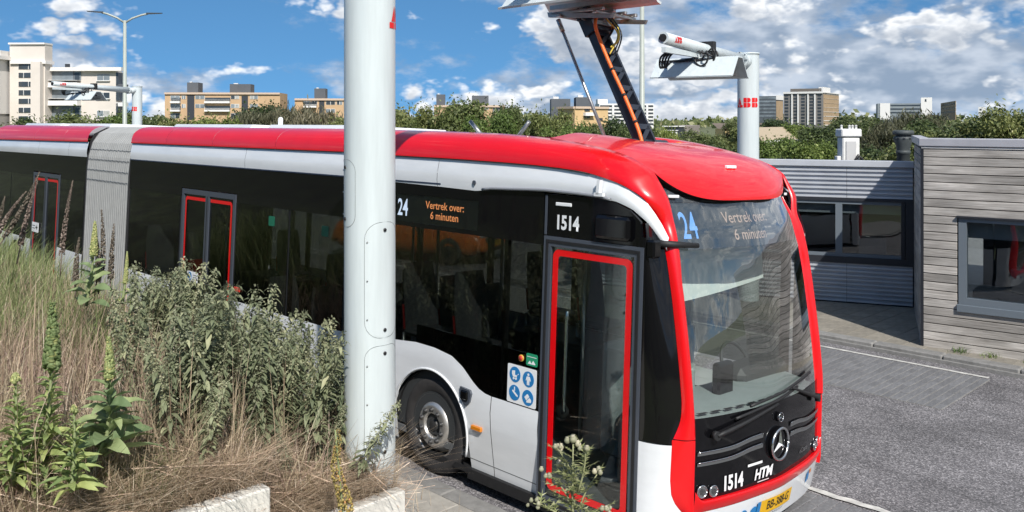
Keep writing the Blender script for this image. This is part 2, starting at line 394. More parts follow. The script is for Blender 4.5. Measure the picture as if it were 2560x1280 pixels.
# painted lines
def strip(name, label, l0, l1, t0, t1, z, ragged=0.):
    m = MB(); n = max(2, int((t1-t0)/.12)); 
    v = []
    for i in range(n+1):
        t = t0+(t1-t0)*i/n; a = random.uniform(-ragged, ragged); b = random.uniform(-ragged, ragged)
        v += [(l0+a, t, z), (l1+b, t, z)]
    m.add(v, [(2*i, 2*i+1, 2*i+3, 2*i+2) for i in range(n)])
    return at_frame(m.build(name, roadwhite, None, label=label, cat='road line', kind='structure'))
strip('road_line', 'worn white line between the pavers and the far kerb', 7.40, 7.47, -2.72, 60, .006, .006)
strip('road_line', 'ragged white line along the bus bay at the front bumper', 2.31, 2.39, -9, 40, .0125, .016)
# far kerb and footway
k = MB().box(7.725, 7.78, -40, 7.2, -.4, .05).build('kerb', kerbstone, None, label='grey concrete kerb along the foot of the pavilions', cat='kerb', kind='structure'); at_frame(k)
me = MB().bbox(7.78, 7.98, -.498, .498, -.1, .11, .02).mesh('kerb_stone'); me.materials.append(kerbstone)
for i in range(-9, 8):
    o = bpy.data.objects.new('kerb_stone', me); col.objects.link(o); o.parent = k; o.location = (random.uniform(-.004, .004), i+.2-.7, random.uniform(-.003, .003))
fw = at_frame(MB().box(7.985, 30, -40, 7.19, -.4, .085).build('pavement', joint, None, label='tiled footway in front of the pavilions', cat='pavement', kind='structure'))
footslab = mat('footway_slab', (.23, .21, .175), .85, var=.2, vscale=8, bump=.15, bscale=60, rand=.12)
me = MB().bbox(-.147, .147, -.147, .147, -.05, .0, .006).mesh('paving_slab'); me.materials.append(footslab)
for i in range(10):
    for j in range(-24, 6):
        l, t = 8.14+i*.3, j*.3
        if l > 8.45 and t < -1.3: continue
        o = bpy.data.objects.new('paving_slab', me); col.objects.link(o); o.parent = fw; o.location = (l, t, .092+random.uniform(-.002, .003))
# near footway
pv = at_frame(MB().box(-2.2, -.281, -9, 14, -.35, .04).build('pavement', joint, None, label='pale slab footway along the bus door', cat='pavement', kind='structure'))
me = MB().bbox(-.147, .147, -.247, .247, -.05, 0, .006).mesh('paving_slab'); me.materials.append(concrete)
for i in range(4):
    for j in range(-8, 5):
        o = bpy.data.objects.new('paving_slab', me); col.objects.link(o); o.parent = pv
        o.location = (-.43-i*.3, j*.5+(.25 if i % 2 else 0), .05+random.uniform(-.002, .004)); o.rotation_euler.x = random.uniform(-.004, .004)
kr = at_frame(MB().box(-.28, -.1, -9, 14, -.35, .03).build('kerb', kerbstone, None, label='low grey kerb beside the front wheel of the bus', cat='kerb', kind='structure'))
me = MB().bbox(-.278, -.082, -.497, .497, -.3, .058, .014).mesh('kerb_stone'); me.materials.append(kerbstone)
for j in range(-4, 6):
    o = bpy.data.objects.new('kerb_stone', me); col.objects.link(o); o.parent = kr; o.location = (random.uniform(-.004, .004), j, random.uniform(-.002, .004))

# ------------------------------------------------------------------ planted mound and its retaining wall
def mound_h(l, t):
    f = np.interp(-l, [.95, 1.15, 1.5, 2.4, 4, 5.5, 8, 13, 20], [.03, .30, .60, .92, 1.28, 1.55, 2.4, 5.0, 5.6])
    g = np.clip((t+1.2)*.075, 0, .55)*np.clip((-l-1.0)/1.2, 0, 1)
    h = f+g; top = np.where(np.asarray(l) > -2.47, .60, .96); s = np.clip((t+1.22)/.55, 0, 1); s = s*s*(3-2*s)
    return np.minimum(h, top)*(1-s)+h*s
def build_mound():
    ls = np.r_[np.linspace(-1.0, -6, 60), np.linspace(-6.3, -26, 40)]; ts = np.r_[np.linspace(-1.23, 10, 110), np.linspace(10.5, 60, 50)]
    LL, TT = np.meshgrid(ls, ts); Z = mound_h(LL, TT)+.035*np.sin(LL*3.1+TT*1.3)*np.sin(TT*2.3-LL)
    V = np.c_[LL.ravel(), TT.ravel(), Z.ravel()]; nu = len(ls)
    i, j = np.meshgrid(np.arange(nu-1), np.arange(len(ts)-1)); a = (j*nu+i).ravel()
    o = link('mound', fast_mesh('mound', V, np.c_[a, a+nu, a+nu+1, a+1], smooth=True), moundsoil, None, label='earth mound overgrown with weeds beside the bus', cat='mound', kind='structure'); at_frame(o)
    # the dune that the mound grows into behind the photographer; the bus windows mirror it
    ls = np.linspace(-10, -70, 40); ts = np.linspace(-60, -1.25, 60)
    LL, TT = np.meshgrid(ls, ts); Z = np.interp(-LL, [10, 13, 20, 70], [.0, 3.2, 5.4, 6])+.25*np.sin(LL*.6)*np.sin(TT*.5)
    V = np.c_[LL.ravel(), TT.ravel(), Z.ravel()]; nu = len(ls); i, j = np.meshgrid(np.arange(nu-1), np.arange(len(ts)-1)); a = (j*nu+i).ravel()
    o = link('dune', fast_mesh('dune', V, np.c_[a, a+nu, a+nu+1, a+1], smooth=True), mat('scrub_cover', (.03, .035, .014), .95, var=.5, vscale=.7, vdetail=8, base2=(.06, .07, .03)), None, label='overgrown dune slope facing the bus', cat='dune', kind='structure'); at_frame(o)
build_mound()
def wall_block(e0, e1, ztop, label):
    b = MB().bbox(-1.38+e0, -1.38+e1, -1.34, -1.22, -.3, ztop, .012)
    at_frame(b.build('retaining_block', whiteconc, None, label=label, cat='retaining wall', group='stepped retaining blocks'))
wall_block(-3.2, -1.085, 1.01, 'tall white concrete retaining block among dry grass')
wall_block(-1.07, .05, .655, 'lower white concrete retaining block at the foot of the mast')

# ------------------------------------------------------------------ pavilions on the far side of the road
def weathered_wood():
    m = bpy.data.materials.new('weathered_wood'); m.use_nodes = True; nt = m.node_tree; N = nt.nodes; L = nt.links; b = N['Principled BSDF']
    tc = N.new('ShaderNodeTexCoord'); oi = N.new('ShaderNodeObjectInfo')
    mp = N.new('ShaderNodeMapping'); mp.inputs['Scale'].default_value = (1.2, 30, 34); L.new(tc.outputs['Object'], mp.inputs[0])
    ofs = N.new('ShaderNodeVectorMath'); ofs.operation = 'SCALE'; ofs.inputs[0].default_value = (17, 5, 9); L.new(oi.outputs['Random'], ofs.inputs['Scale']); L.new(ofs.outputs[0], mp.inputs['Location'])
    n = N.new('ShaderNodeTexNoise'); n.inputs['Scale'].default_value = 2; n.inputs['Detail'].default_value = 8; n.inputs['Roughness'].default_value = .65; L.new(mp.outputs[0], n.inputs['Vector'])
    r = N.new('ShaderNodeValToRGB'); e = r.color_ramp.elements; e[0].position = .25; e[1].position = .75
    e[0].color = (.19, .16, .13, 1); e[1].color = (.56, .515, .46, 1); L.new(n.outputs['Fac'], r.inputs[0])
    mp2 = N.new('ShaderNodeMapping'); mp2.inputs['Scale'].default_value = (1.0, 1, 3); L.new(tc.outputs['Object'], mp2.inputs[0])
    L.new(ofs.outputs[0], mp2.inputs['Location'])
    n2 = N.new('ShaderNodeTexNoise'); n2.inputs['Scale'].default_value = 1.2; n2.inputs['Detail'].default_value = 5; L.new(mp2.outputs[0], n2.inputs['Vector'])
    mr = N.new('ShaderNodeMapRange'); L.new(n2.outputs['Fac'], mr.inputs[0]); mr.inputs[1].default_value = .3; mr.inputs[2].default_value = .7; mr.inputs[3].default_value = .62; mr.inputs[4].default_value = 1.3
    mr2 = N.new('ShaderNodeMapRange'); L.new(oi.outputs['Random'], mr2.inputs[0]); mr2.inputs[3].default_value = .76; mr2.inputs[4].default_value = 1.2
    mu = N.new('ShaderNodeMath'); mu.operation = 'MULTIPLY'; L.new(mr.outputs[0], mu.inputs[0]); L.new(mr2.outputs[0], mu.inputs[1])
    hs = N.new('ShaderNodeHueSaturation'); hs.inputs['Saturation'].default_value = .68; L.new(r.outputs[0], hs.inputs['Color']); L.new(mu.outputs[0], hs.inputs['Value'])
    L.new(hs.outputs[0], b.inputs['Base Color']); b.inputs['Roughness'].default_value = .85
    bp = N.new('ShaderNodeBump'); bp.inputs['Strength'].default_value = .35; bp.inputs['Distance'].default_value = .006; L.new(n.outputs['Fac'], bp.inputs['Height']); L.new(bp.outputs[0], b.inputs['Normal'])
    return m
wood = weathered_wood()
cladgrey = mat('anthracite_cladding', (.48, .50, .54), .45, metal=.15, var=.08, vscale=2.5)
fascia = mat('fascia_metal', (.42, .42, .45), .5, metal=.2, var=.08, vscale=4)
framegrey = mat('window_frame_grey', (.13, .155, .18), .4)
darkroom = mat('dark_interior', (.10, .105, .105), .9, var=.2, vscale=1)
roomgrey = mat('interior_grey', (.26, .28, .27), .9)
blackvoid = mat('black_trim', (.018, .02, .026), .5)
roofbit = mat('roof_felt', (.10, .10, .11), .9)
A_ = Vector((6.124, 13.235, 0)); WD = Vector((.794, -.608, 0)).normalized(); WN = Vector((WD.y, -WD.x, 0))
if WN.dot(-A_) < 0: WN = -WN
J_ = Vector((7.229, 15.904, 0)); CD = Vector((-.92, .385, 0)).normalized(); CN = Vector((CD.y, -CD.x, 0))
if CN.dot(-J_) < 0: CN = -CN
def frame_m(o, x, n):            # columns: along the wall, into the building, up
    m = Matrix.Identity(4); y = -n
    for i in range(3): m[i][0] = x[i]; m[i][1] = y[i]; m[i][2] = (0, 0, 1)[i]; m[i][3] = o[i]
    return m
def facepx(o, x, n, px, py):
    r = ray(px, py); c = Vector((0, 0, H)); k = (o-c).dot(n)/r.dot(n); p = c+r*k; return (p-o).dot(x), p.z
# -- timber pavilion
wp = empty('timber_pavilion', A_, label='flat roofed pavilion clad in weathered grey timber boards', cat='pavilion'); wp.matrix_world = frame_m(A_, WD, WN)
LW, HW = 9.5, 3.2
wx0, wz1 = facepx(A_, WD, WN, 2402, 548); _, wz0 = facepx(A_, WD, WN, 2402, 757)
wx1 = wx0+1.75
m = MB().box(-.0, LW, .06, .2, .02, wz0-.01).box(0, wx0-.01, .06, .2, wz0-.01, wz1+.01).box(wx1+.01, LW, .06, .2, wz0-.01, wz1+.01).box(0, LW, .06, .2, wz1+.01, HW-.12)
m.build('wall_core', blackvoid, wp)
pitch = .1235; z = .08; k = 0
while z+pitch < HW-.13:
    if z+pitch > wz0-.04 and z < wz1+.03: segs = [(.03, wx0-.05), (wx1+.05, LW)]
    else: segs = [(.03, LW)]
    for a, b in segs:
        if b-a > 4: j_ = a+random.uniform(1.6, 4.2); cuts = [(a, j_), (j_+.003, min(b, j_+3.9)), (min(b, j_+3.9)+.003, b)]
        else: cuts = [(a, b)]
        for a, b in cuts:
          if b-a > .05: MB().bbox(a, b, .0, .03, z+.006, z+pitch-.006, .004).build('plank', wood, wp)
    z += pitch; k += 1
MB().bbox(0, LW, -.012, .05, z+.004, HW-.125, .004).build('fascia', mat('pale_board', (.52, .51, .50), .7, var=.15, vscale=6), wp)
MB().bbox(-.03, LW+.03, -.03, .3, HW-.12, HW, .01).build('coping', fascia, wp)
MB().box(-.008, .028, -.006, .05, .05, HW-.13).build('corner_trim', blackvoid, wp)
# side wall towards the metal pavilion
sd = (J_-A_); SL = sd.length; sx = sd.normalized(); sn = Vector((-sx.y, sx.x, 0)); sn = sn if sn.x < 0 else -sn
Ms = wp.matrix_world.inverted() @ frame_m(A_, sx, sn)
z = .08
while z+pitch < HW-.13:
    b = MB(); b.bbox(.04, SL-.02, .0, .03, z+.006, z+pitch-.006, .004, Ms); b.build('plank', wood, wp); z += pitch
b = MB(); b.box(.0, SL, .031, .12, .03, HW-.12, Ms); b.build('wall_core', blackvoid, wp)
b = MB(); b.box(-.0, SL+.3, -.03, .12, HW-.118, HW-.004, Ms); b.build('coping', fascia, wp)
MB().box(.3, LW-.1, .35, 7, HW-.35, HW-.3).build('roof', roofbit, wp)
MB().box(.3, LW-.1, 3.2, 3.3, 0, HW-.36).box(LW-.15, LW-.05, .25, 3.2, 0, HW-.36).build('rear_wall', darkroom, wp)
MB().box(.3, LW-.1, .25, 3.2, .05, .1).build('floor', roomgrey, wp)
fr = MB(); t_ = .075
fr.box(wx0-.03, wx1+.03, -.005, .12, wz0-.02, wz0+t_).box(wx0-.03, wx1+.03, -.005, .12, wz1-t_*.5, wz1+.02).box(wx0-.03, wx0+t_, -.004, .12, wz0+t_, wz1-t_*.5).box(wx1-t_, wx1+.03, -.004, .12, wz0+t_, wz1-t_*.5)
wf = fr.build('window', framegrey, wp)
MB().bbox(wx0-.05, wx1+.05, -.05, .02, wz1+.021, wz1+.05, .004).build('lintel', blackvoid, wf)
MB().bbox(wx0-.05, wx1+.05, -.04, .02, wz0-.13, wz0-.021, .006).build('sill', framegrey, wf)
MB().box(wx0+t_, wx1-t_, .05, .058, wz0+t_, wz1-t_*.5).build('pane', buildglass, wf)
MB().box(wx0, wx1, .16, .17, wz1-.28, wz1).build('roller_blind', mat('blind_grey', (.28, .29, .29), .8), wf)
MB().box(wx0, wx1+2, .9, 1.5, .1, .85).box(wx0+.5, wx0+.9, 1.0, 1.2, .85, 1.2).box(wx0+1.0, wx0+1.5, 1.0, 1.2, .85, 1.15).build('desk', roomgrey, wp)
# -- metal pavilion
mp_ = empty('metal_pavilion', J_, label='low pavilion with horizontally ribbed anthracite metal cladding', cat='pavilion'); mp_.matrix_world = frame_m(J_, CD, CN)
LM, HM = 6.2, 2.73
vx0, vz1 = facepx(J_, CD, CN, 2262, 507); vx1, _ = facepx(J_, CD, CN, 2030, 500); _, vz0 = facepx(J_, CD, CN, 2262, 650)
def sheet(x0, x1, z0, z1):
    b = MB(); n = max(1, round((z1-z0)/.08)); p = (z1-z0)/n; prof = []
    for i in range(n): prof += [(0, z0+i*p), (0, z0+(i+.40)*p), (.042, z0+(i+.46)*p), (.042, z0+(i+.9)*p)]
    prof += [(0, z1)]
    b.grid(lambda u, v: (x0+(x1-x0)*u, prof[round(v*(len(prof)-1))][0], prof[round(v*(len(prof)-1))][1]), 1, len(prof)-1, smooth=False)
    return b
zt0 = vz1+.02; zb1 = vz0-.12
for a, b in ((.02, 1.13), (1.135, 2.6), (2.605, 4.4), (4.405, LM)):
    sheet(a, b, zt0+.04, HM-.12).build('cladding_sheet', cladgrey, mp_); sheet(a, b, .12, zb1).build('cladding_sheet', cladgrey, mp_)
MB().bbox(0, LM, -.03, .12, HM-.118, HM, .008).build('coping', cladgrey, mp_)
MB().box(0, LM, .045, .15, .0, zb1).box(0, LM, .045, .15, zt0, HM-.12).build('wall_core', blackvoid, mp_)
MB().box(0, LM, -.01, .1, zb1+.002, vz0).box(0, LM, -.01, .1, vz1, zt0+.038).box(0, .14, -.008, .1, vz0, vz1).box(vx0+.0, vx0+.06, .0, .1, vz0, vz1).build('window_surround', blackvoid, mp_)
xm, _ = facepx(J_, CD, CN, 2097, 580)
w1 = MB().box(vx0+.06, xm-.06, .05, .058, vz0+.06, vz1-.06).build('pane', buildglass, mp_)
w2 = MB().box(xm+.06, vx1+1.2, .05, .058, vz0+.06, vz1-.06).build('pane', buildglass, mp_)
wf = MB().box(vx0+.06, vx1+1.3, .02, .09, vz0, vz0+.06).box(vx0+.06, vx1+1.3, .02, .09, vz1-.06, vz1).box(xm-.06, xm+.06, .015, .09, vz0+.06, vz1-.06).build('window', framegrey, mp_)
MB().box(.0, LM, .3, 5, HM-.4, HM-.35).build('roof', roofbit, mp_)
MB().box(0, LM, 4.9, 5, 0, HM-.4).box(-.05, 0, .15, 5, 0, HM-.4).box(LM-.05, LM, .15, 4.9, 0, HM-.01).build('rear_wall', darkroom, mp_)
MB().box(.1, LM-.1, .2, 4.8, .05, .1).build('floor', roomgrey, mp_)
MB().box(vx0+.1, vx1, 1.0, 1.6, .1, .8).box(vx0+.3, vx0+.8, 1.1, 1.2, .8, 1.2).build('desk', roomgrey, mp_)
MB().box(vx0, vx1+1, .14, .15, vz1-.24, vz1).build('roller_blind', mat('blind_grey', (.28, .29, .29), .8), mp_)
# -- rooftop unit and flue
ac = empty('rooftop_unit', (0, 0, 0), label='white rooftop air unit with lid fittings above metal pavilion', cat='air unit')
c = atY(2121, 397, 17.6); ac.location = (c.x, c.y, HM-.35); hh = 17.6/F
acw = mat('unit_white', (.7, .7, .68), .5, var=.1, vscale=8)
MB().bbox(-.17, .17, -.15, .15, 0, .75, .02).build('casing', acw, ac)
MB().bbox(-.2, .2, -.18, .18, .76, .92, .02).build('lid', acw, ac)
MB().bbox(-.11, .09, -.17, -.152, .28, .68, .01).build('door_panel', mat('unit_grey', (.5, .5, .5), .5), ac)
for x in (-.14, .02, .08, .15): MB().lathe([(.025, .921), (.025, .98), (.035, .985), (.0, 1.0)], 8, Matrix.Translation((x, 0, 0))).build('fitting', acw, ac)
MB().tube([(.03, -.2, .05), (.04, -.21, .28), (.12, -.2, .40), (.2, -.18, .33), (.22, -.16, .05)], .03, 8).build('hose', cableblack, ac)
MB().bbox(-.26, -.18, -.1, .05, .12, .38, .01).build('side_box', acw, ac)
fl = empty('roof_flue', label='dark grey flue pipe with flared slotted cowl between the pavilions', cat='flue'); c = atY(2258, 400, 16.75); fl.location = (c.x, c.y, HM-.4)
fluem = mat('flue_grey', (.055, .065, .068), .6, var=.2, vscale=10)
MB().lathe([(.115, 0), (.115, .5), (.13, .51), (.13, .56), (.12, .57)], 20).build('pipe', fluem, fl)
cw = MB().lathe([(.12, .571), (.13, .66), (.175, .78), (.175, .82), (.145, .83), (.145, .86), (.19, .87), (.19, .93), (.16, .95), (.0, .95)], 24).build('cowl', fluem, fl)
for k in range(10): MB().box(.172, .182, -.02, .02, .785, .812, Matrix.Rotation(2*math.pi*k/10, 4, 'Z')).build('slot', blackvoid, cw)
# weeds against the timber wall and small tufts
# ------------------------------------------------------------------ the articulated bus (local axes: l across, t to the rear, z up)
bus = empty('articulated_bus', P0, (0, RO, TH), label='red and white articulated electric bus with raised pantograph at the charger', cat='bus')
HB = np.array([(0, -2.42), (.004, -2.50), (.02, -2.575), (.06, -2.66), (.13, -2.735), (.26, -2.82), (.45, -2.88), (.7, -2.93), (1.0, -2.965), (1.275, -2.985)])
def _smooth_curve(P, n=160):
    out = []
    Q = np.vstack([2*P[0]-P[1], P, [P[-1]*2-P[-2]]]); Q[-1] = (2.55-P[-2][0], P[-2][1])
    for i in range(1, len(Q)-2):
        a, b, c, d = Q[i-1:i+3]
        for s in np.linspace(0, 1, n//len(P), endpoint=False):
            out.append(.5*((2*b)+(c-a)*s+(2*a-5*b+4*c-d)*s*s+(3*b-a-3*c+d)*s**3))
    out.append(P[-1]); return np.array(out)
HS = _smooth_curve(HB); SEG = np.r_[0, np.cumsum(np.hypot(*np.diff(HS, axis=0).T))]; LEN = SEG[-1]
RZ = [.15, .45, 1.0, 1.2, 1.5, 1.8, 2.1, 2.4, 2.6, 2.84, 3.1]; RV = [.06, 0, 0, .01, .045, .09, .14, .2, .26, .36, .5]
def FS(p, z):
    q = min(p, 2-p); l = np.interp(q*LEN, SEG, HS[:, 0]); t = np.interp(q*LEN, SEG, HS[:, 1])
    w = min(1, max(0, q*LEN/.42)); w = w*w*(3-2*w)
    return Vector((l if p <= 1 else 2.55-l, t+np.interp(z, RZ, RV)*w, z))
def FSo(p, z, off):
    a = FS(p, z); e = .02; n = (FS(min(p+e, 2), z)-FS(max(p-e, 0), z)).cross(FS(p, z+e)-FS(p, z-e)).normalized()
    return a+n*off if n.y < 0 or n.x < 0 else a-n*off
def fpatch(p0, p1, z0, z1, off=0., nu=24, nv=10):
    """patch of the nose between parameter limits that may depend on the other coordinate"""
    g = lambda f, x: f(x) if callable(f) else f
    def f(u, v):
        zz0 = g(z0, .5); zz1 = g(z1, .5); zm = zz0+(zz1-zz0)*v
        pa, pb = g(p0, zm), g(p1, zm); p = pa+(pb-pa)*u
        za, zb = g(z0, p), g(z1, p); return FSo(p, za+(zb-za)*v, off)
    return MB().grid(f, nu, nv)
S = lambda t, z, w: (w, t, z)                                   # side outline -> 3-D, w = depth from the near side
FAR = lambda t, z, w: (2.55-w, t, z)
def side_text(name, txt, t, z, size, material, parent, w=-.004, **kw):
    return put_text(name, txt, size, material, lambda x, y: (w, t-x, z+y), parent, **kw)
def front_text(name, txt, p, z, size, material, parent, off=.006, **kw):
    return put_text(name, txt, size, material, lambda x, y: FSo(p+x/LEN, z+y, off), parent, **kw)

# -- lower side panels
UP = [(3.5, 1.114), (1.63, 1.13), (.95, 1.17), (.65, 1.213), (.29, 1.248), (.0, 1.245), (-.26, 1.213), (-.42, 1.14), (-.53, 1.06), (-.61, 1.003), (-.70, .965), (-.80, .953), (-1.415, .953)]
def upz(t): return float(np.interp(-t, [-a for a, b in UP], [b for a, b in UP]))
def panel(t0, t1, f=S, name='side_panel', zt=None, arch=None, par=bus):
    """white skirt panel between t0 < t1, with the crease at z .66 and an optional wheel arch (centre t, radius)"""
    up = zt or upz; n = max(2, int((t1-t0)/.08)); m = MB()
    def ln(z): return .0 if z >= .66 else (.66-z)*.17
    ts = np.linspace(t0, t1, n+1)
    if arch:
        ca, ra = arch; ts = np.unique(np.r_[ts, np.linspace(ca-ra, ca+ra, 33)]); ts = ts[(ts >= t0) & (ts <= t1)]
    lowz = []
    for t in ts:
        b = .215
        if arch and abs(t-arch[0]) < arch[1]: b = max(b, .45+math.sqrt(max(0, arch[1]**2-(t-arch[0])**2)))
        lowz.append(b)
    K = 5; V = []; Fc = []
    for t, b in zip(ts, lowz):
        top = up(t)
        c = min(max(.66, b+.002), top-.03)
        zs = [b, b+(c-b)*.55, c-.004 if c-.004 > b else b+.001, c+.006, c+(top-c)*.5, top]
        bul = .012
        for i, zz in enumerate(zs):
            V.append(f(t, zz, ln(zz)-(bul if i == 4 else 0)))
    k = 6
    for i in range(len(ts)-1):
        for j in range(k-1): Fc.append((i*k+j, i*k+j+1, (i+1)*k+j+1, (i+1)*k+j))
    m.add(V, Fc, True)
    return m.build(name, white if True else None, par)
panel(-1.415, -.828); panel(-.82, .93, arch=(.05, .56)); panel(.938, 2.4, zt=lambda t: upz(t)); panel(2.408, 4.14, zt=lambda t: 1.114)
panel(5.79, 7.72, zt=lambda t: 1.114, arch=(6.55, .56)); panel(9.66, 10.98, zt=lambda t: 1.114); panel(12.54, 15.4, zt=lambda t: 1.114, arch=(13.5, .56))
panel(-2.4, .93, FAR, arch=(.05, .56)); panel(.94, 7.72, FAR, zt=lambda t: 1.114, arch=(6.55, .56)); panel(9.66, 15.4, FAR, zt=lambda t: 1.114, arch=(13.5, .56))
# shoulder over the front wheel: raised lip round the arch
lip = MB(); lip.tube([(-.006+.02*(a > 150), .05-.575*math.cos(R(a)), .45+.575*math.sin(R(a))) for a in range(-12, 193, 6)], .011, 6)
lip.build('wheel_arch', white, bus)
for c in (.05, 6.55, 13.5):
    wi = MB(); wi.grid(lambda u, v: (.03+v*.42, c-.545*math.cos(math.pi*u), .45+.545*math.sin(math.pi*u)), 20, 1)
    wi.box(.45, .47, c-.56, c+.56, .2, 1.0); wi.build('wheel_housing', blackmatt, bus)
for a, b in ((-2.4, 7.7), (9.66, 15.3)): MB().box(.05, 2.5, a, b, .16, .215).build('underbody', blackmatt, bus)
MB().box(.035, .05, -2.45, -.5, .12, .214).box(.035, .05, .62, 4.14, .12, .214).build('sill', blackmatt, bus)
# marker lamps and camera on the skirt
MB().bbox(-.022, .01, -.715, -.575, .60, .645, .008).build('side_marker', amber, bus)
mk = MB().prism([(-.42, .965), (-.555, .955), (-.575, .925), (-.56, .845), (-.50, .80), (-.43, .86)], .0, -.03, S).build('sensor_housing', greyframe, bus)
MB().bbox(-.05, -.03, -.545, -.45, .855, .945, .012).build('sensor_lens', blackgloss, mk)

# -- upper side: black band, posts, panes
band = MB()
def bandpiece(t0, t1, f, z0=2.385, z1=2.835):
    band.prism([(t0, z0), (t1, z0), (t1, z1), (t0, z1)], .004, .03, f)
bandpiece(-.556+1.27, 4.14, S); bandpiece(-1.4, -.556, S); bandpiece(-.556, .714, S, 2.71, 2.835); bandpiece(-.556, .714, S, 2.385, 2.43)
bandpiece(4.14, 5.8, S, 2.5); bandpiece(5.8, 7.72, S); bandpiece(9.66, 10.98, S); bandpiece(10.98, 12.56, S, 2.47); bandpiece(12.56, 15.4, S)
bandpiece(-2.4, 7.72, FAR); bandpiece(9.66, 15.4, FAR)
band.build('window_band', blackgloss, bus)
for t in (-1.405, -.94, 1.6, 2.8, 4.13, 5.81, 7.68, 9.7, 10.96, 12.56, 14.0, 15.38):
    w = .018 if t == -.94 else .035
    MB().box(.009, .06, t-w, t+w, (upz(t) if t < 3.5 else 1.114)-.03, 2.384).build('window_post', blackmatt, bus)
for t in (-2.35, -1.2, .4, 1.9, 3.4, 4.9, 6.4, 7.68, 9.7, 11.2, 12.7, 14.2, 15.38): MB().box(2.49, 2.541, t-.04, t+.04, 1.0, 2.384).build('window_post', blackmatt, bus)
def pane(t0, t1, f=S, bot=None):
    n = max(2, int((t1-t0)/.1)); pts = [(t0+(t1-t0)*i/n, (bot(t0+(t1-t0)*i/n) if bot else 1.114)-.01) for i in range(n+1)]
    MB().prism(pts+[(t1, 2.384), (t0, 2.384)], .002, .008, f).build('side_window', sideglass, bus)
for a, b in ((-1.4, 1.58), (1.62, 2.78), (2.82, 4.12), (5.83, 7.66), (9.72, 10.94), (12.58, 13.98), (14.02, 15.36)): pane(a, b, bot=upz if a < 3.4 else None)
for a, b in ((-2.3, -1.22), (-1.18, .38), (.42, 1.88), (1.92, 3.38), (3.42, 4.88), (4.92, 6.38), (6.42, 7.66), (9.72, 11.18), (11.22, 12.68), (12.72, 14.18), (14.22, 15.36)): pane(a, b, FAR)
# lower opaque strip under the panes ahead of the wheel
MB().prism([(-1.4, .945), (-.62, 1.0), (-.30, 1.2), (.3, 1.24), (.3, 1.42), (-1.4, 1.42)], .01, .03, S).build('lower_window_mask', blackgloss, bus)

# -- line display on the side
ds = MB().prism([(-.556, 2.43), (.714, 2.43), (.714, 2.71), (-.556, 2.71)], .012, .03, S).build('side_display', mat('led_board', (.012, .013, .013), .35, var=.3, vscale=60), bus)
ledamber = mat('led_amber', (.3, .1, .03), .5, emit=(1, .36, .14), estr=.7)
ledblue = mat('led_blue', (.2, .25, .4), .5, emit=(.72, .82, 1), estr=.9)
ledblue2 = mat('led_deep_blue', (.05, .12, .3), .5, emit=(.25, .5, 1), estr=.75)
side_text('display_text', 'Vertrek over:', -.06, 2.62, .105, ledamber, ds, w=.009, bold=.001)
side_text('display_text', '6 minuten', -.06, 2.52, .105, ledamber, ds, w=.009, bold=.001)
side_text('display_text', '24', .60, 2.565, .24, ledblue, ds, w=.009, bold=.004, squeeze=.72)
MB().prism([(-.556, 2.432), (.712, 2.432), (.712, 2.708), (-.556, 2.708)], .003, .007, S).build('display_glass', glass('display_glass', (.85, .87, .86), .5), ds)

# -- white cantrail panels
RW = [(15.4, 3.05), (7.7, 3.104), (1.71, 3.113), (.736, 3.098), (-.157, 3.092), (-1.09, 3.076), (-1.45, 3.062), (-1.80, 3.04), (-2.0, 3.008), (-2.18, 2.965), (-2.30, 2.92), (-2.43, 2.835), (-2.53, 2.69), (-2.6, 2.55)]
BL = [(15.4, 2.80), (7.7, 2.835), (1.7, 2.838), (.0, 2.815), (-.52, 2.803), (-.75, 2.83), (-1.42, 2.845), (-1.8, 2.838), (-2.03, 2.83), (-2.2, 2.81), (-2.33, 2.765), (-2.44, 2.68), (-2.52, 2.58), (-2.6, 2.45)]
def li(T, t): return float(np.interp(-t, [-a for a, b in T], [b for a, b in T]))
def loft(t):                                                    # how far the side face has turned in at t (corner of the nose)
    return float(np.interp(-t, [2.18, 2.3, 2.43, 2.53, 2.6], [.004, .02, .06, .115, .15]))
def cantrail(t0, t1, f=S, par=bus):
    n = max(3, int((t1-t0)/.05)); V = []; k = 5; m = MB()
    for i in range(n+1):
        t = t0+(t1-t0)*i/n; a, b = li(BL, t), li(RW, t); o = loft(t)
        for j in range(k):
            s = j/(k-1); z = a+(b-a)*s; V.append(f(t, z, o-.012*math.sin(math.pi*min(1, s*1.2))+.018*s*s))
    m.add(V, [(i*k+j, i*k+j+1, (i+1)*k+j+1, (i+1)*k+j) for i in range(n) for j in range(k-1)], True)
    return m.build('cantrail_panel', white, par)
c0 = cantrail(-2.6, .05); cantrail(.056, 3.95); cantrail(3.956, 7.72); cantrail(9.66, 10.6); cantrail(10.606, 12.3); cantrail(12.306, 15.4)
cantrail(-2.6, 7.72, FAR); cantrail(9.66, 15.4, FAR)
MB().prism(circle(-.5, 2.88, .022, 12), -.016, .01, S).build('vent_plug', greyframe, c0)
MB().tube([(-.016, t, li(BL, t)+.012+.004*math.sin(t*3)) for t in np.linspace(-.62, -2.15, 24)], .014, 6).build('drip_rail', mat('grey_rail', (.22, .23, .25), .4), bus)
MB().prism([(-2.02, 2.86), (-2.05, 2.86), (-2.06, 2.98), (-2.03, 2.98)], -.01, -.05, S).box(-.05, -.012, -2.09, -2.0, 2.845, 2.875).build('mirror_bracket', white, c0)
MB().box(-.002, .03, .0, 7.72, 2.836, 2.85).build('gutter', mat('dark_blue_seal', (.02, .03, .06), .4), bus)

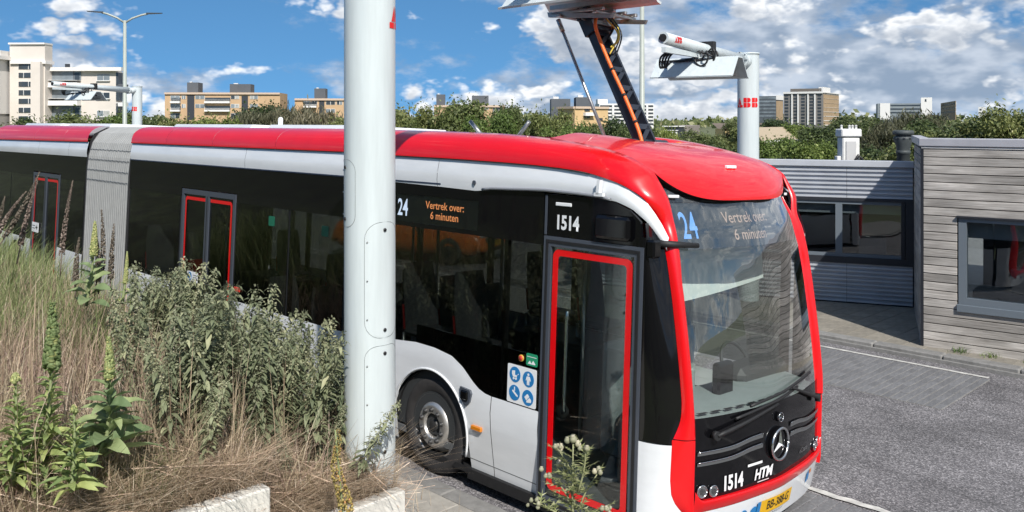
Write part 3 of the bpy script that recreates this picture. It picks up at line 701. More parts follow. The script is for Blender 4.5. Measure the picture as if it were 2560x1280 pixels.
# -- red roof shoulder sweeping down into the windscreen pillar
def pio(z): return float(np.interp(z, [.9, 1.2, 2.2, 2.5, 2.7], [.328, .325, .327, .340, .350]))
def pou(z): return float(np.interp(z, [1.0, 1.06, 1.12, 1.2, 1.3], [.214, .226, .248, .265, .269]))
PR = .042
rows = [(FSo(pou(z), z, .004), FSo(pio(z)-.004, z, PR), 0) for z in np.linspace(1.03, 2.47, 12)]
rows += [(FSo(.270, 2.56, .003), FSo(pio(2.56)-.004, 2.56, PR), .1), (FSo(.268, 2.67, .002), FSo(.345, 2.68, PR*.9), .3), (Vector((.07, -2.43, 2.837)), Vector((.245, -2.53, 2.85)), .6),
         (Vector((.025, -2.30, 2.922)), Vector((.23, -2.445, 2.99)), .85), (Vector((.008, -2.18, 2.967)), Vector((.222, -2.38, 3.07)), 1),
         (Vector((0, -2.0, 3.01)), Vector((.22, -2.2, 3.16)), 1), (Vector((0, -1.8, 3.042)), Vector((.235, -1.95, 3.225)), 1), (Vector((0, -1.45, 3.064)), Vector((.26, -1.58, 3.28)), 1),
         (Vector((0, -1.09, 3.078)), Vector((.29, -1.18, 3.318)), 1), (Vector((0, -.6, 3.088)), Vector((.3, -.65, 3.35)), 1), (Vector((0, -.157, 3.095)), Vector((.3, -.16, 3.362)), 1), (Vector((0, .74, 3.10)), Vector((.3, .74, 3.375)), 1),
         (Vector((0, 1.71, 3.115)), Vector((.3, 1.71, 3.383)), 1)]
def crom(a, b, c, d, s): return .5*((2*b)+(c-a)*s+(2*a-5*b+4*c-d)*s*s+(3*b-a-3*c+d)*s**3)
def shoulder(mirror=False, i0=0, i1=None):
    i1 = len(rows)-1 if i1 is None else i1; V = []; K = 9; nr = 0
    for i in range(i0, i1+1):
        for s in ((0, .25, .5, .75) if i < i1 else (0,)):
            g = lambda q, k: rows[min(max(q, 0), len(rows)-1)][k]
            O, I = [crom(g(i-1, k), g(i, k), g(i+1, k), g(i+2, k), s) for k in (0, 1)]; w = g(i, 2)+(g(i+1, 2)-g(i, 2))*s
            c_roof = Vector((O.x-.012, (O.y*.6+I.y*.4), O.z*.12+I.z*.88)); mid = (O+I)/2; c_pil = mid+Vector((-.028, -.045, 0))
            Cc = c_pil.lerp(c_roof, w)
            for j in range(K-1):
                u = j/(K-2); p = O*(1-u)**2+Cc*2*u*(1-u)+I*u*u; V.append((2.55-p.x, p.y, p.z) if mirror else tuple(p))
            p = I+Vector((.03, .06, 0)).lerp(Vector((.012, 0, -.03)), w); V.append((2.55-p.x, p.y, p.z) if mirror else tuple(p))
            nr += 1
    return MB().add(V, [(i*K+j, i*K+j+1, (i+1)*K+j+1, (i+1)*K+j) for i in range(nr-1) for j in range(K-1)], True)
for mir in (False, True):
    shoulder(mir, 0, 11).build('windscreen_pillar', red, bus); shoulder(mir, 11, len(rows)-1).build('roof_shoulder', red, bus)
def fairing(t0, t1, mir, mt=red):
    V = []; K = 9
    for t in (t0, t1):
        O = Vector((0, t, li(RW, t)+.004)); I = Vector((.3, t, 3.384)); Cc = Vector((-.012, t, O.z*.12+I.z*.88))
        for j in range(K): u = j/(K-1); p = O*(1-u)**2+Cc*2*u*(1-u)+I*u*u; V.append((2.55-p.x, p.y, p.z) if mir else tuple(p))
    MB().add(V, [(j, j+1, K+j+1, K+j) for j in range(K-1)], True).build('roof_fairing', mt, bus)
for mir in (False, True):
    for a, b in ((1.714, 3.2), (3.205, 4.9), (4.905, 6.4), (6.405, 7.72), (9.66, 10.9), (10.906, 12.6), (12.605, 15.4)): fairing(a, b, mir)
# dark seam lines between red and white
for a, b in ((-1.9, 7.72), (9.66, 15.4)):
    MB().tube([(.004, t, li(RW, t)+.002) for t in np.linspace(a, b, 30)], .006, 5).build('trim_seam', blackmatt, bus)
# -- roof cap over the driver with the pantograph well
er = [rows[-5], rows[-6], rows[-7], rows[-8], rows[-9]]
ev = [0, .30, .55, .78, 1.0]
EL = [r[1].x for r in er]; ET = [r[1].y for r in er]; EZ = [r[1].z for r in er]
def cap(u, v):
    vv = math.sin(v*math.pi/2); s = abs(2*u-1); sg = -1 if u < .5 else 1
    le, te, ze = np.interp(vv, ev, EL), np.interp(vv, ev, ET), np.interp(vv, ev, EZ)
    tc = -1.18-1.475*vv; q = min(1, max(0, (-1.0-tc)/1.655)); zc = 2.835+.535*math.sqrt(max(0, 1-q**2.25))
    kz = s**(2.6+2.2*vv); kt = s**3
    l = 1.275+sg*s*(1.275-le); t = tc*(1-kt)+te*kt; z = zc*(1-kz)+ze*kz
    hump = .028*math.exp(-((s-.62)/.25)**2)*max(0, 1-vv*1.7)
    well = .11*max(0, 1-(s/.40)**4)*max(0, 1-(vv/.40)**3) if s < .40 else 0
    return (l, t, z+hump-well)
MB().grid(cap, 60, 34).build('roof_cap', red, bus)
lipm = MB(); lipm.grid(lambda u, v: Vector(cap(u, 1))+Vector((0, .20*v, .012*v)), 40, 1); lipm.build('cap_underside', blackmatt, bus)
MB().grid(lambda u, v: Vector(cap(u, 0))+Vector((0, .0, -.22*v)), 30, 1).build('cap_rear', red, bus)
MB().bbox(1.2, 1.35, -2.475, -2.44, 3.098, 3.128, .006).build('roof_marker_lamp', signwhite, bus)
for p in (.40, 1.60): MB().bbox(-.05, .05, -.012, .012, -.012, .012, .004, Matrix.Translation(FSo(p, 2.86, .015)) @ Matrix.Rotation(R(25 if p > 1 else -25), 4, 'Z')).build('corner_lamp', signwhite, bus)
deckm = mat('roof_deck', (.30, .31, .33), .6, var=.15, vscale=3)
for a, b in ((-1.2, 7.72), (9.66, 15.4)): MB().box(.25, 2.3, a, b, 3.15, 3.2).build('roof_deck', deckm, bus)
for a, b in ((.2, 1.9), (2.3, 4.3), (4.7, 7.3), (9.9, 12.2), (12.6, 15.0)): MB().bbox(.47, 2.08, a, b, 3.2, 3.435 if a > 2 else 3.34, .05).build('battery_cover', white, bus)
MB().lathe([(.035, 3.40), (.035, 3.55), (.02, 3.57), (0, 3.575)], 10, Matrix.Translation((1.15, 5.1, 0))).build('antenna', signwhite, bus)
MB().tube([(.9, .42, 3.36), (.9, .6, 3.50)], .022, 8).build('roof_strut', steel, bus); MB().tube([(.95, -.12, 3.36), (.95, -.26, 3.50)], .022, 8).build('roof_strut', steel, bus)

# -- bellows of the articulation
prof = [(.03, .50), (.03, 1.0), (.03, 1.6), (.03, 2.2), (.03, 2.6), (.045, 2.85), (.10, 3.08), (.20, 3.24), (.36, 3.33), (.7, 3.35), (1.275, 3.355)]
prof = prof+[(2.55-a, b) for a, b in prof[-2::-1]]
nb = 23; V = []; ts = []
for i in range(nb):
    a = 7.74+1.9*i/nb; w = 1.9/nb; ts += [(a, .0), (a+w*.2, .028), (a+w*.5, .034), (a+w*.8, .028)]
ts.append((9.64, 0))
bm = MB()
for t, o in ts:
    for j, (l, z) in enumerate(prof):
        a = Vector(prof[max(j-1, 0)]); b = Vector(prof[min(j+1, len(prof)-1)]); d = (b-a).normalized(); n_ = Vector((-d.y, d.x))
        V.append((l+n_.x*o, t, z+n_.y*o))
K = len(prof); bm.add(V, [(i*K+j, i*K+j+1, (i+1)*K+j+1, (i+1)*K+j) for i in range(len(ts)-1) for j in range(K-1)])
bel = bm.build('bellows', mat('bellows_fabric', (.30, .305, .30), .7, var=.1, vscale=6), bus)
for z in (2.45, 2.62, 2.8, 2.97):
    MB().tube([(np.interp(z, [2.6, 2.85, 3.08], [.03, .045, .10])-.036, 7.78+1.82*i/40, z+.006*math.sin(i*1.7)) for i in range(41)], .004, 4).build('stitch_line', greyframe, bel)
MB().tube([(a*.98-.02 if a < 1.2 else a, 7.735, b) for a, b in prof], .022, 6).build('bellows_frame', blackmatt, bel); MB().tube([(a*.98-.02 if a < 1.2 else a, 9.645, b) for a, b in prof], .022, 6).build('bellows_frame', blackmatt, bel)

for t in (7.728, 9.652):
    MB().prism([(l*.985+.02, z) for l, z in [(.0, .4), (.0, 2.83), (.02, 3.1), (.08, 3.24), (.3, 3.36), (2.25, 3.36), (2.47, 3.24), (2.53, 3.1), (2.55, 2.83), (2.55, .4)]], t-.004, t+.004, lambda a, b, w: (a, w, b)).build('bulkhead', blackmatt, bus)
# -- doors
def door(t0, t1, z0, z1, leaves, label=None, par=bus):
    """outer frame t0 < t1; leaves: list of (t range) of red-bordered panes"""
    d = MB().ring([(t0, z0), (t1, z0), (t1, z1), (t0, z1)], [(t0+.085, z0+.07), (t1-.085, z0+.07), (t1-.085, z1-.085), (t0+.085, z1-.085)], -.006, .05, S).build('door', greyframe, par)
    MB().ring([(t0+.03, z0+.02), (t1-.03, z0+.02), (t1-.03, z1-.03), (t0+.03, z1-.03)], [(t0+.055, z0+.045), (t1-.055, z0+.045), (t1-.055, z1-.055), (t0+.055, z1-.055)], -.012, -.0065, S).build('door_seal', blackmatt, d)
    for a, b in leaves:
        if leaves and len(leaves) == 1:
            o = rounded(a, b, z0+.13, z1-.105, .07); i_ = rounded(a+.058, b-.058, z0+.185, z1-.16, .035)
            MB().ring(o, i_, .008, .012, S).build('red_border', red, d)
        MB().prism([(a-.012, z0+.071), (b+.012, z0+.071), (b+.012, z1-.086), (a-.012, z1-.086)], .013, .02, S).build('door_pane', doorglass if len(leaves) == 1 else sideglass, d)
    return d
d1 = door(-2.485, -1.42, .20, 2.47, [(-2.375, -1.52)])
MB().prism([(-2.38, .215), (-1.52, .215), (-1.52, .36), (-2.38, .36)], .022, .03, S).build('kick_plate', blackmatt, d1)
MB().tube([(.06, -1.66, 1.0), (.08, -1.63, 1.12), (.08, -1.63, 1.75), (.06, -1.66, 1.85)], .016, 8).build('grab_rail', silver, d1)
MB().lathe([(.0, .03), (.05, .03), (.065, .0), (.05, -.03), (0, -.03)], 16, Matrix.Translation((.10, -1.60, .98)) @ Matrix.Rotation(R(90), 4, 'Y')).build('door_knob', blackmatt, d1)
def twin(t0, t1, z0, z1):
    d = MB().ring([(t0, z0), (t1, z0), (t1, z1), (t0, z1)], [(t0+.06, z0+.05), (t1-.06, z0+.05), (t1-.06, z1-.07), (t0+.06, z1-.07)], -.006, .05, S).build('door', greyframe, bus)
    tm = (t0+t1)/2
    MB().box(-.008, .03, tm-.055, tm+.055, z0+.051, z1-.071).build('door_meeting_rail', greyframe, d)
    MB().box(-.012, -.0085, tm-.008, tm+.008, z0+.06, z1-.075).build('door_seal', blackmatt, d)
    for sgn, a, b in ((1, t0+.095, tm-.075), (-1, tm+.075, t1-.095)):
        w = .045; zo, zi = z1-.105, z1-.105-w; zl = z0+.12
        e, inn = (a, b) if sgn > 0 else (b, a); dw = w*sgn; r = .05*sgn
        out = [(inn, zo), (e+r, zo), (e+r*.3, zo-.015), (e, zo-.05), (e, zl), (inn, zl)]
        ii = [(inn, zi), (e+dw+r*.4, zi), (e+dw+r*.1, zi-.008), (e+dw, zi-.03), (e+dw, zl+w), (inn, zl+w)]
        n = len(out); Vv = [S(u, v, .006) for u, v in out]+[S(u, v, .006) for u, v in ii]
        MB().add(Vv, [(k, k+1, n+k+1, n+k) for k in range(n-1)]).build('red_border', red, d)
        MB().prism([(a-.03, z0+.051), (b+.02, z0+.051), (b+.02, z1-.071), (a-.03, z1-.071)], .012, .018, S).build('door_pane', sideglass, d)
    return d
d2 = twin(4.16, 5.76, .22, 2.49); d3 = twin(11.0, 12.53, .22, 2.45)
def plate(t0, t1, z0, z1, m, par, w=-.012): return MB().prism(rounded(t0, t1, z0, z1, .015, 3), w, w+.004, S).build('sticker', m, par)
q = plate(5.14, 5.47, 1.20, 1.345, signwhite, bus)
MB().prism(circle(5.385, 1.272, .062, 18), -.014, -.0125, S).build('blue_disc', signblue, q)
MB().tube([(-.0145, 5.39, 1.31), (-.0145, 5.395, 1.275), (-.0145, 5.36, 1.27), (-.0145, 5.35, 1.24)], .006, 5).tube([(-.0145, 5.385+.022*math.cos(a), 1.255+.022*math.sin(a)) for a in np.linspace(2.2, 5.8, 8)], .004, 4).build('wheelchair_sign', signwhite, q)
for k in range(3): MB().box(-.0135, -.0125, 5.17, 5.29, 1.235+k*.03, 1.243+k*.03).build('print_line', greyframe, q)
q = plate(12.05, 12.45, 1.28, 1.47, signwhite, bus)
MB().prism([(12.1, 1.375), (12.16, 1.43), (12.16, 1.39), (12.22, 1.39), (12.22, 1.36), (12.16, 1.36), (12.16, 1.32)], -.0135, -.0125, S).build('arrow_sign', blackmatt, q)
for k in range(2): MB().box(-.0135, -.0125, 12.25, 12.42, 1.345+k*.05, 1.36+k*.05).build('print_line', greyframe, q)

# -- stickers beside the front door
st = plate(-1.385, -1.03, .965, 1.30, signwhite, bus, -.008)
for i, (a, b) in enumerate(((-1.125, 1.215), (-1.29, 1.205), (-1.125, 1.055), (-1.29, 1.045))):
    MB().prism(circle(a, b, .068, 22), -.0105, -.0085, S).build('blue_disc', signblue, st)
    k = MB(); Z = -.012
    if i == 0:
        k.prism([(a+.035, b+.03), (a+.0, b+.035), (a, b-.003), (a-.03, b-.003), (a-.022, b-.022), (a+.022, b-.022), (a+.036, b)], Z, -.0106, S)
        for dx in (.014, -.014): k.prism(circle(a+dx, b-.035, .011, 10), Z, -.0106, S)
        k.tube([(Z, a-.03, b-.003), (Z, a-.045, b+.012)], .003, 4)
    elif i == 1:
        k.prism(circle(a, b+.04, .012, 10), Z, -.0106, S)
        k.prism([(a+.018, b+.024), (a-.018, b+.024), (a-.03, b-.012), (a-.022, b-.014), (a-.014, b+.004), (a-.014, b-.05), (a-.003, b-.05), (a, b-.012), (a+.003, b-.05), (a+.014, b-.05), (a+.014, b+.004), (a+.022, b-.014), (a+.03, b-.012)], Z, -.0106, S)
    elif i == 2:
        k.prism([(a+.03, b+.012), (a+.02, b+.024), (a-.035, b-.012), (a-.026, b-.028)], Z, -.0106, S); k.prism([(a+.004, b+.02), (a-.006, b+.015), (a-.006, b+.052), (a+.004, b+.052)], Z, -.0106, S)
        k.prism([(a-.028, b-.02), (a-.038, b-.012), (a-.044, b-.024), (a-.035, b-.032)], Z, -.0106, S)
    else:
        k.prism([(a+.04, b), (a+.005, b+.034), (a-.02, b+.012), (a+.015, b-.024)], Z, -.0106, S); k.prism([(a+.015, b-.03), (a-.022, b+.004), (a-.042, b-.012), (a-.042, b-.034), (a+.01, b-.042)], Z, -.0106, S)
    k.build('pictogram', signwhite, st)
st2 = plate(-1.39, -1.255, 1.325, 1.43, signgreen, bus, -.008); MB().prism([(-1.275, 1.34), (-1.30, 1.37), (-1.32, 1.345), (-1.34, 1.375), (-1.37, 1.345), (-1.36, 1.34)], -.0095, -.0085, S).box(-.0095, -.0085, -1.38, -1.265, 1.40, 1.405).build('pictogram', signwhite, st2)
MB().lathe([(0, .018), (.022, .016), (.026, 0), (0, 0)], 14, Matrix.Translation((0, -1.19, 1.37)) @ Matrix.Rotation(R(-90), 4, 'Y')).build('door_button', mat('button_red', (.55, .05, .03), .4), bus)
MB().lathe([(.021, .010), (.030, .010), (.030, 0)], 14, Matrix.Translation((0, -1.19, 1.37)) @ Matrix.Rotation(R(-90), 4, 'Y')).build('button_ring', mat('button_ring', (.6, .35, .05), .4), bus)
for t, z in ((3.2, 2.16), (2.0, 2.14)): plate(t-.06, t+.08, z, z+.12, mat('sticker_green', (.012, .13, .075), .4), bus, -.004)
side_text('lettering', 'X verb', 1.95, .92, .085, blackmatt, bus, w=-.014, bold=.003)
MB().bbox(-.014, .0, 3.93, 4.09, 1.24, 1.30, .006).build('door_button', mat('button_red', (.55, .05, .03), .4), bus)

def bl0(z): return float(np.interp(z, [.40, .47, .53, .60, .72, 1.02], [.33, .275, .24, .217, .209, .214]))
# -- panel over the front door with number, quarter glass, white corner panel
hp = MB().prism([(-1.415, 2.475), (-1.415, 2.83), (-2.03, 2.825), (-2.2, 2.80), (-2.33, 2.755), (-2.44, 2.67), (-2.47, 2.475)], .006, .03, S).build('door_header', blackgloss, bus)
side_text('fleet_number', '1514', -1.675, 2.59, .165, signwhite, hp, w=.001, bold=.006, squeeze=.82)
MB().bbox(-.004, .006, -1.72, -1.54, 2.735, 2.765, .004).build('entrance_lamp', signwhite, hp)
MB().bbox(-.05, .004, -2.37, -2.0, 2.50, 2.70, .03).build('camera_housing', blackgloss, hp)
for i in range(3): MB().box(-.004, .001, -1.445, -1.42, 2.48, 2.82).build('header_seam', greyframe, hp) if i == 0 else None
fpatch(.0, lambda z: pou(z)+.004, .985, lambda p: 2.55+.0*p, .0, 20, 24).build('corner_glass', blackgloss, bus)
fpatch(.03, lambda z: bl0(z)+.004, .21, .978, .002, 20, 16).build('corner_panel', white, bus)
fpatch(.10, .268, 2.45, 2.66, -.008, 10, 6).build('corner_infill', blackgloss, bus)
fpatch(1.73, 2.0, .985, 2.62, 0, 20, 12).build('corner_glass', blackgloss, bus)
fpatch(1.785, 1.97, .21, .975, .002, 16, 10).build('corner_panel', white, bus)

# -- nose: windscreen, black mask, bumper
fpatch(lambda z: pio(z)+.002, lambda z: 2-pio(z)-.002, 1.175, 2.93, -.004, 64, 30).build('windscreen', screenglass, bus)
zmask = lambda p: .548+.085*max(0, 1-min(p-.33, 1.67-p)/.06)**2
mask = fpatch(.322, 1.678, zmask, 1.172, -.002, 70, 14).build('front_mask', blackgloss, bus)
def lipoff(u): return .036*min(1, max(0, u))
def red_strip(u, v):                                            # strip under the mask, its upper edge standing proud
    p = .33+1.34*u; z0 = .462; z1 = zmask(p); z = z0+(z1-z0)*min(1, v*1.25)
    return FSo(p, z, .008+.03*math.sin(min(1, v*1.25)*math.pi/2) if v <= .8 else .038-.04*(v-.8)/.2)
bp_ = MB().grid(red_strip, 70, 10).build('front_bumper', red, bus)
for mir in (0, 1):
    def bside(u, v):
        z = .40+.622*v; a = bl0(z); b = .328; p = a+(b-a)*min(1, u*1.12); o = .004+.034*math.sin(min(1, u*1.12)*math.pi/2) if u < .9 else .038-.04*(u-.9)/.1
        return FSo(2-p if mir else p, z, o)
    MB().grid(bside, 14, 18).build('bumper_side', red, bp_)
lb = fpatch(.207, 1.793, .20, .458, .006, 80, 8).build('lower_bumper', white, bus)
np_ = MB().grid(lambda u, v: FSo(1-.165+.33*u, .29+.12*v, .02), 12, 1).build('licence_plate', plateyellow, bus)
front_text('plate_text', 'BB-388-G', 1.01, .352, .105, blackmatt, np_, off=.023, bold=.001, squeeze=.86)
MB().grid(lambda u, v: FSo(1-.165-.028+.03*u, .29+.12*v, .021), 2, 1).build('plate_country_strip', signblue, np_)
front_text('plate_dealer_line', 'www.evobus.com', 1.0, .278, .03, greyframe, np_, off=.0225, bold=.0)
for p in (.70, .79): 
    MB().prism(circle(0, 0, .05, 18), 0, .003, lambda a, b, w: FSo(p+a/LEN, .33+b, .012+w)).build('blue_disc', signblue, lb)
MB().grid(lambda u, v: FSo(1.40+.05*u, .33+.09*v+.02*u, .012), 2, 1).build('sticker', signblue, lb); MB().grid(lambda u, v: FSo(1.44+.04*u, .40+.04*v, .013), 2, 1).build('sticker', mat('orange_print', (.6, .2, .05), .5), lb)
front_text('fleet_number', '1514', .60, .632, .155, signwhite, mask, bold=.006, squeeze=.78)
front_text('lettering', 'HTM', .85, .63, .115, signwhite, mask, bold=.004, shear=.25)
MB().grid(lambda u, v: FSo(.715+.125*u, .715+.020*v, .006), 6, 1).build('logo_bar', signwhite, mask); MB().grid(lambda u, v: FSo(.80+.10*u, .568+.006*v, .006), 6, 1).build('logo_bar', signwhite, mask)
front_text('model_script', 'eCitaro', 1.33, .66, .06, steel, mask, bold=.0, shear=.3)
def star(p, z, r, name):
    fp = lambda a, b, w: FSo(p+a/LEN, z+b, w)
    s = MB().prism(circle(0, 0, r*1.08, 32), .004, .016, fp).build(name, blackgloss, bus)
    k = MB(); k.tube([fp(r*math.cos(a), r*math.sin(a), .03) for a in np.linspace(0, 2*math.pi, 33)], r*.09, 8); k.build('badge_ring', silver, s)
    k = MB()
    for q in range(3):
        a = math.pi/2+q*2*math.pi/3; tip = fp(r*.95*math.cos(a), r*.95*math.sin(a), .025); c = fp(0, 0, .045)
        l1 = fp(r*.17*math.cos(a+math.pi/3), r*.17*math.sin(a+math.pi/3), .02); l2 = fp(r*.17*math.cos(a-math.pi/3), r*.17*math.sin(a-math.pi/3), .02)
        k.add([tip, c, l1, l2], [(0, 1, 2), (0, 3, 1)])
    k.build('badge_star', silver, s)
star(.985, .832, .128, 'star_badge'); star(.985, 1.05, .036, 'star_badge')
strim = mat('grille_trim', (.13, .135, .14), .35, metal=.4)
for zc, dz in ((.90, .0), (.82, -.0)):
    for sgn in (-1, 1):
        def fl_(u, v, zc=zc, sgn=sgn):
            a = .145+u*.49; p = .985+sgn*a; z = zc-.02*math.tanh((u-.35)*6)*.9+.02+(v-.5)*.034*(1-.25*u); return FSo(p, z, .008)
        b = MB().grid(fl_, 30, 2).build('grille_bar', strim, bus)
        MB().tube([fl_(u, 1)+Vector((0, -.004, .002)) for u in np.linspace(0, 1, 24)], .004, 4).build('chrome_edge', silver, b)
def lamp(p, z, r):
    fp = lambda a, b, w: FSo(p+a/LEN, z+b, w)
    h = MB(); h.prism(circle(0, 0, r, 20), .002, .012, fp); h = h.build('headlamp', mat('lamp_reflector', (.35, .36, .37), .15, metal=.8), bus)
    k = MB(); k.tube([fp(r*math.cos(a), r*math.sin(a), .012) for a in np.linspace(0, 2*math.pi, 21)], .006, 6); k.build('lamp_bezel', silver, h)
    k = MB(); k.prism(circle(0, 0, r*.55, 14), .0125, .02, fp); k.build('lamp_lens', glass('lamp_glass', (.8, .8, .8), 2), h)
for p, z, r in ((.382, .615, .046), (.457, .603, .042), (1.618, .615, .046), (1.543, .603, .042)): lamp(p, z, r)
# wipers
def wiper(pp, zp, pe, ze, b0, b1):
    h = MB(); h.tube([FSo(pp, zp, .02), FSo(pp, zp, .06)], .035, 12); h = h.build('wiper', blackmatt, bus)
    MB().tube([FSo(pp+(pe-pp)*u, zp+(ze-zp)*u, .05-.01*u) for u in np.linspace(0, 1, 10)], [.018-.008*u for u in np.linspace(0, 1, 10)], 6).build('wiper_arm', blackmatt, h)
    MB().tube([FSo(b0[0]+(b1[0]-b0[0])*u, b0[1]+(b1[1]-b0[1])*u, .022) for u in np.linspace(0, 1, 14)], .012, 6).build('wiper_blade', blackmatt, h)
wiper(.449, 1.036, .95, 1.17, (.60, 1.13), (1.21, 1.235)); wiper(1.52, 1.05, 1.12, 1.25, (.72, 1.20), (1.42, 1.30))
# mirror camera arm
ma = MB(); ma.tube([FSo(.20, 2.50, .02), FSo(.30, 2.485, .06), FSo(.44, 2.47, .07)], [.03, .028, .02], 8); ma = ma.build('mirror_camera_arm', blackmatt, bus)
MB().bbox(-.05, .05, -.04, .04, -.07, .07, .015, Matrix.Translation(FSo(.15, 2.46, .03))).build('camera_head', blackgloss, ma)
# destination display behind the windscreen
dd = fpatch(.36, 1.64, 2.46, 2.83, -.045, 50, 4).build('front_display', mat('led_board_front', (.05, .055, .065), .3, var=.2, vscale=40), bus)
def dot_text(name, txt, p, z, size, material, **kw): return front_text(name, txt, p, z, size, material, dd, off=-.040, **kw)
dot_text('display_text', '24', .475, 2.635, .30, ledblue2, bold=.004, squeeze=.6)
ledpale = mat('led_pale', (.2, .15, .13), .5, emit=(1, .72, .62), estr=.33)
dot_text('display_text', 'Vertrek over:', .99, 2.70, .13, ledpale, bold=.0005); dot_text('display_text', '6 minuten', .99, 2.555, .13, ledpale, bold=.0005)
fpatch(.34, 1.66, 2.831, 2.92, -.03, 40, 3).build('header_mask', blackmatt, bus)

# -- wheels
def wheel(l, t, z, outward, par, steer=True):
    M = Matrix.Translation((l, t, z)) @ Matrix.Rotation(R(-90 if outward < 0 else 90), 4, 'Y')
    w = empty('wheel'); w.parent = par; w.matrix_local = M
    MB().lathe([(.30, -.03), (.33, .0), (.40, .012), (.445, .0), (.468, -.03), (.475, -.07), (.475, -.22), (.445, -.28), (.30, -.27)], 48).build('tyre', rubber, w)
    MB().lathe([(.318, -.012), (.304, -.004), (.298, -.03), (.294, -.075), (.285, -.085)], 40).build('rim', mat('rim_dark', (.34, .33, .32), .42, metal=.8, var=.2, vscale=10), w)
    disc = MB().lathe([(.285, -.085), (.262, -.06), (.222, -.005), (.20, .02), (.18, .026), (.13, .026), (.118, .02), (.112, -.03)], 40).build('wheel_disc', mat('wheel_silver', (.62, .60, .57), .36, metal=.85, var=.12, vscale=14), w)
    MB().lathe([(.112, -.03), (.06, -.035), (.058, .0), (.045, .01), (0, .01)], 24).build('hub', mat('hub_dark', (.03, .03, .03), .5), w)
    for k in range(10):
        a = 2*math.pi*k/10
        MB().lathe([(.024, .024), (.024, .034), (.017, .036), (.017, .05), (0, .052)], 8, Matrix.Translation((.156*math.cos(a), .156*math.sin(a), 0))).build('wheel_nut', mat('nut_dark', (.06, .06, .06), .5, metal=.5), w)
        if k < 8:
            a = 2*math.pi*k/8+.2
            MB().prism([(.022*math.cos(b), .034*math.sin(b)) for b in np.linspace(0, 2*math.pi, 12, endpoint=False)], .0, .004, lambda u, v, q, a=a: Matrix.Rotation(a, 4, 'Z') @ Vector((.248+u*.7, v, -.040-u*.9+q+.006))).build('hand_hole', blackmatt, w)
    for k in range(9):
        a = 2*math.pi*k/9; MB().lathe([(.010, -.034), (.010, -.02), (0, -.018)], 6, Matrix.Translation((.085*math.cos(a), .085*math.sin(a), 0))).build('hub_bolt', steel, w)
    return w
w0 = wheel(.055, .04, .475, -1, bus)
def place_wheel(l, t, z, outward):
    w = copy_tree(w0, bus); w.matrix_local = Matrix.Translation((l, t, z)) @ Matrix.Rotation(R(-90 if outward < 0 else 90), 4, 'Y')
for t in (6.55, 13.5): place_wheel(.055, t, .475, -1)
for t in (.04, 6.55, 13.5): place_wheel(2.495, t, .475+.115, 1)

# -- interior
ingrey = mat('interior_plastic', (.25, .285, .285), .55, var=.06, vscale=6); indark = mat('interior_dark', (.035, .038, .04), .6); floorm = mat('bus_floor', (.10, .105, .11), .7, var=.2, vscale=40)
seatgrey = mat('seat_grey', (.10, .105, .115), .7, var=.12, vscale=20); seatred = mat('seat_red', (.5, .02, .025), .7)
for a, b in ((-2.55, 7.7), (9.68, 15.3)): MB().box(.06, 2.49, a, b, .30, .36).build('floor', floorm, bus)
for a, b in ((-2.25, 7.7), (9.68, 15.3)): MB().box(.06, 2.49, a, b, 2.40, 2.43).build('ceiling', mat('ceiling_grey', (.42, .44, .44), .7), bus)
MB().box(.06, 2.49, 15.3, 15.4, .3, 3.1).build('rear_wall', indark, bus)
for a, b, c, d, e in ((.06, .9, -.55, .7, 1.12), (1.65, 2.49, -.55, .7, 1.12), (1.65, 2.49, 5.9, 7.2, 1.0), (.06, .9, 5.95, 7.2, 1.0)): MB().bbox(a, b, c, d, .361, e, .03).build('wheel_box', indark, bus)
def seat(l, t, face, z=.36, redback=True):
    s = empty('seat'); s.parent = bus; s.location = (l, t, z); s.rotation_euler = (0, 0, 0 if face > 0 else math.pi)
    MB().bbox(-.21, .21, -.22, .2, .40, .47, .03).build('cushion', seatgrey, s)
    b = MB().grid(lambda u, v: ((u-.5)*.44*(1-.35*max(0, v-.6)**1.5*2), .17+.10*v+.03*(2*u-1)**2*-1, .45+.68*v), 8, 10).build('backrest', seatgrey, s)
    MB().grid(lambda u, v: ((u-.5)*.44, .178+.10*v*.35, .46+.25*v), 6, 3).build('back_shell', seatred if redback else indark, s)
    MB().tube([(-.2, .2, .1), (-.2, .2, .42)], .02, 6).tube([(.2, .2, .1), (.2, .2, .42)], .02, 6).build('leg', steel, s)
for l, t, f, z in ((.32, .95, 1, .55), (.32, -.35, 1, .85), (.32, .45, 1, .85), (2.2, -.3, 1, .85), (2.2, .5, 1, .85), (2.2, 1.3, 1, .36), (2.2, 2.1, 1, .36), (2.2, 2.9, 1, .36), (.32, 2.2, 1, .36), (.32, 3.2, 1, .36), (.32, 6.25, -1, .7), (.32, 7.0, 1, .7), (2.2, 6.3, 1, .6), (2.2, 4.0, 1, .36), (2.2, 4.8, 1, .36), (.32, 10.2, 1, .36), (2.2, 10.4, 1, .36), (2.2, 11.4, 1, .36), (.32, 13.2, 1, .6), (.32, 14.0, 1, .6), (2.2, 13.4, 1, .6)): seat(l, t, f, z)
yel = mat('pole_grey', (.35, .36, .36), .35, metal=.6)
for l, t in ((.75, -1.25), (.75, .9), (.75, 2.7), (.75, 4.05), (.75, 5.85), (1.75, .9), (1.75, 2.6), (1.75, 5.7), (.75, 10.9), (1.75, 12.6)):
    MB().tube([(l, t, .36), (l, t, 2.4)], .018, 8).build('grab_pole', yel, bus)
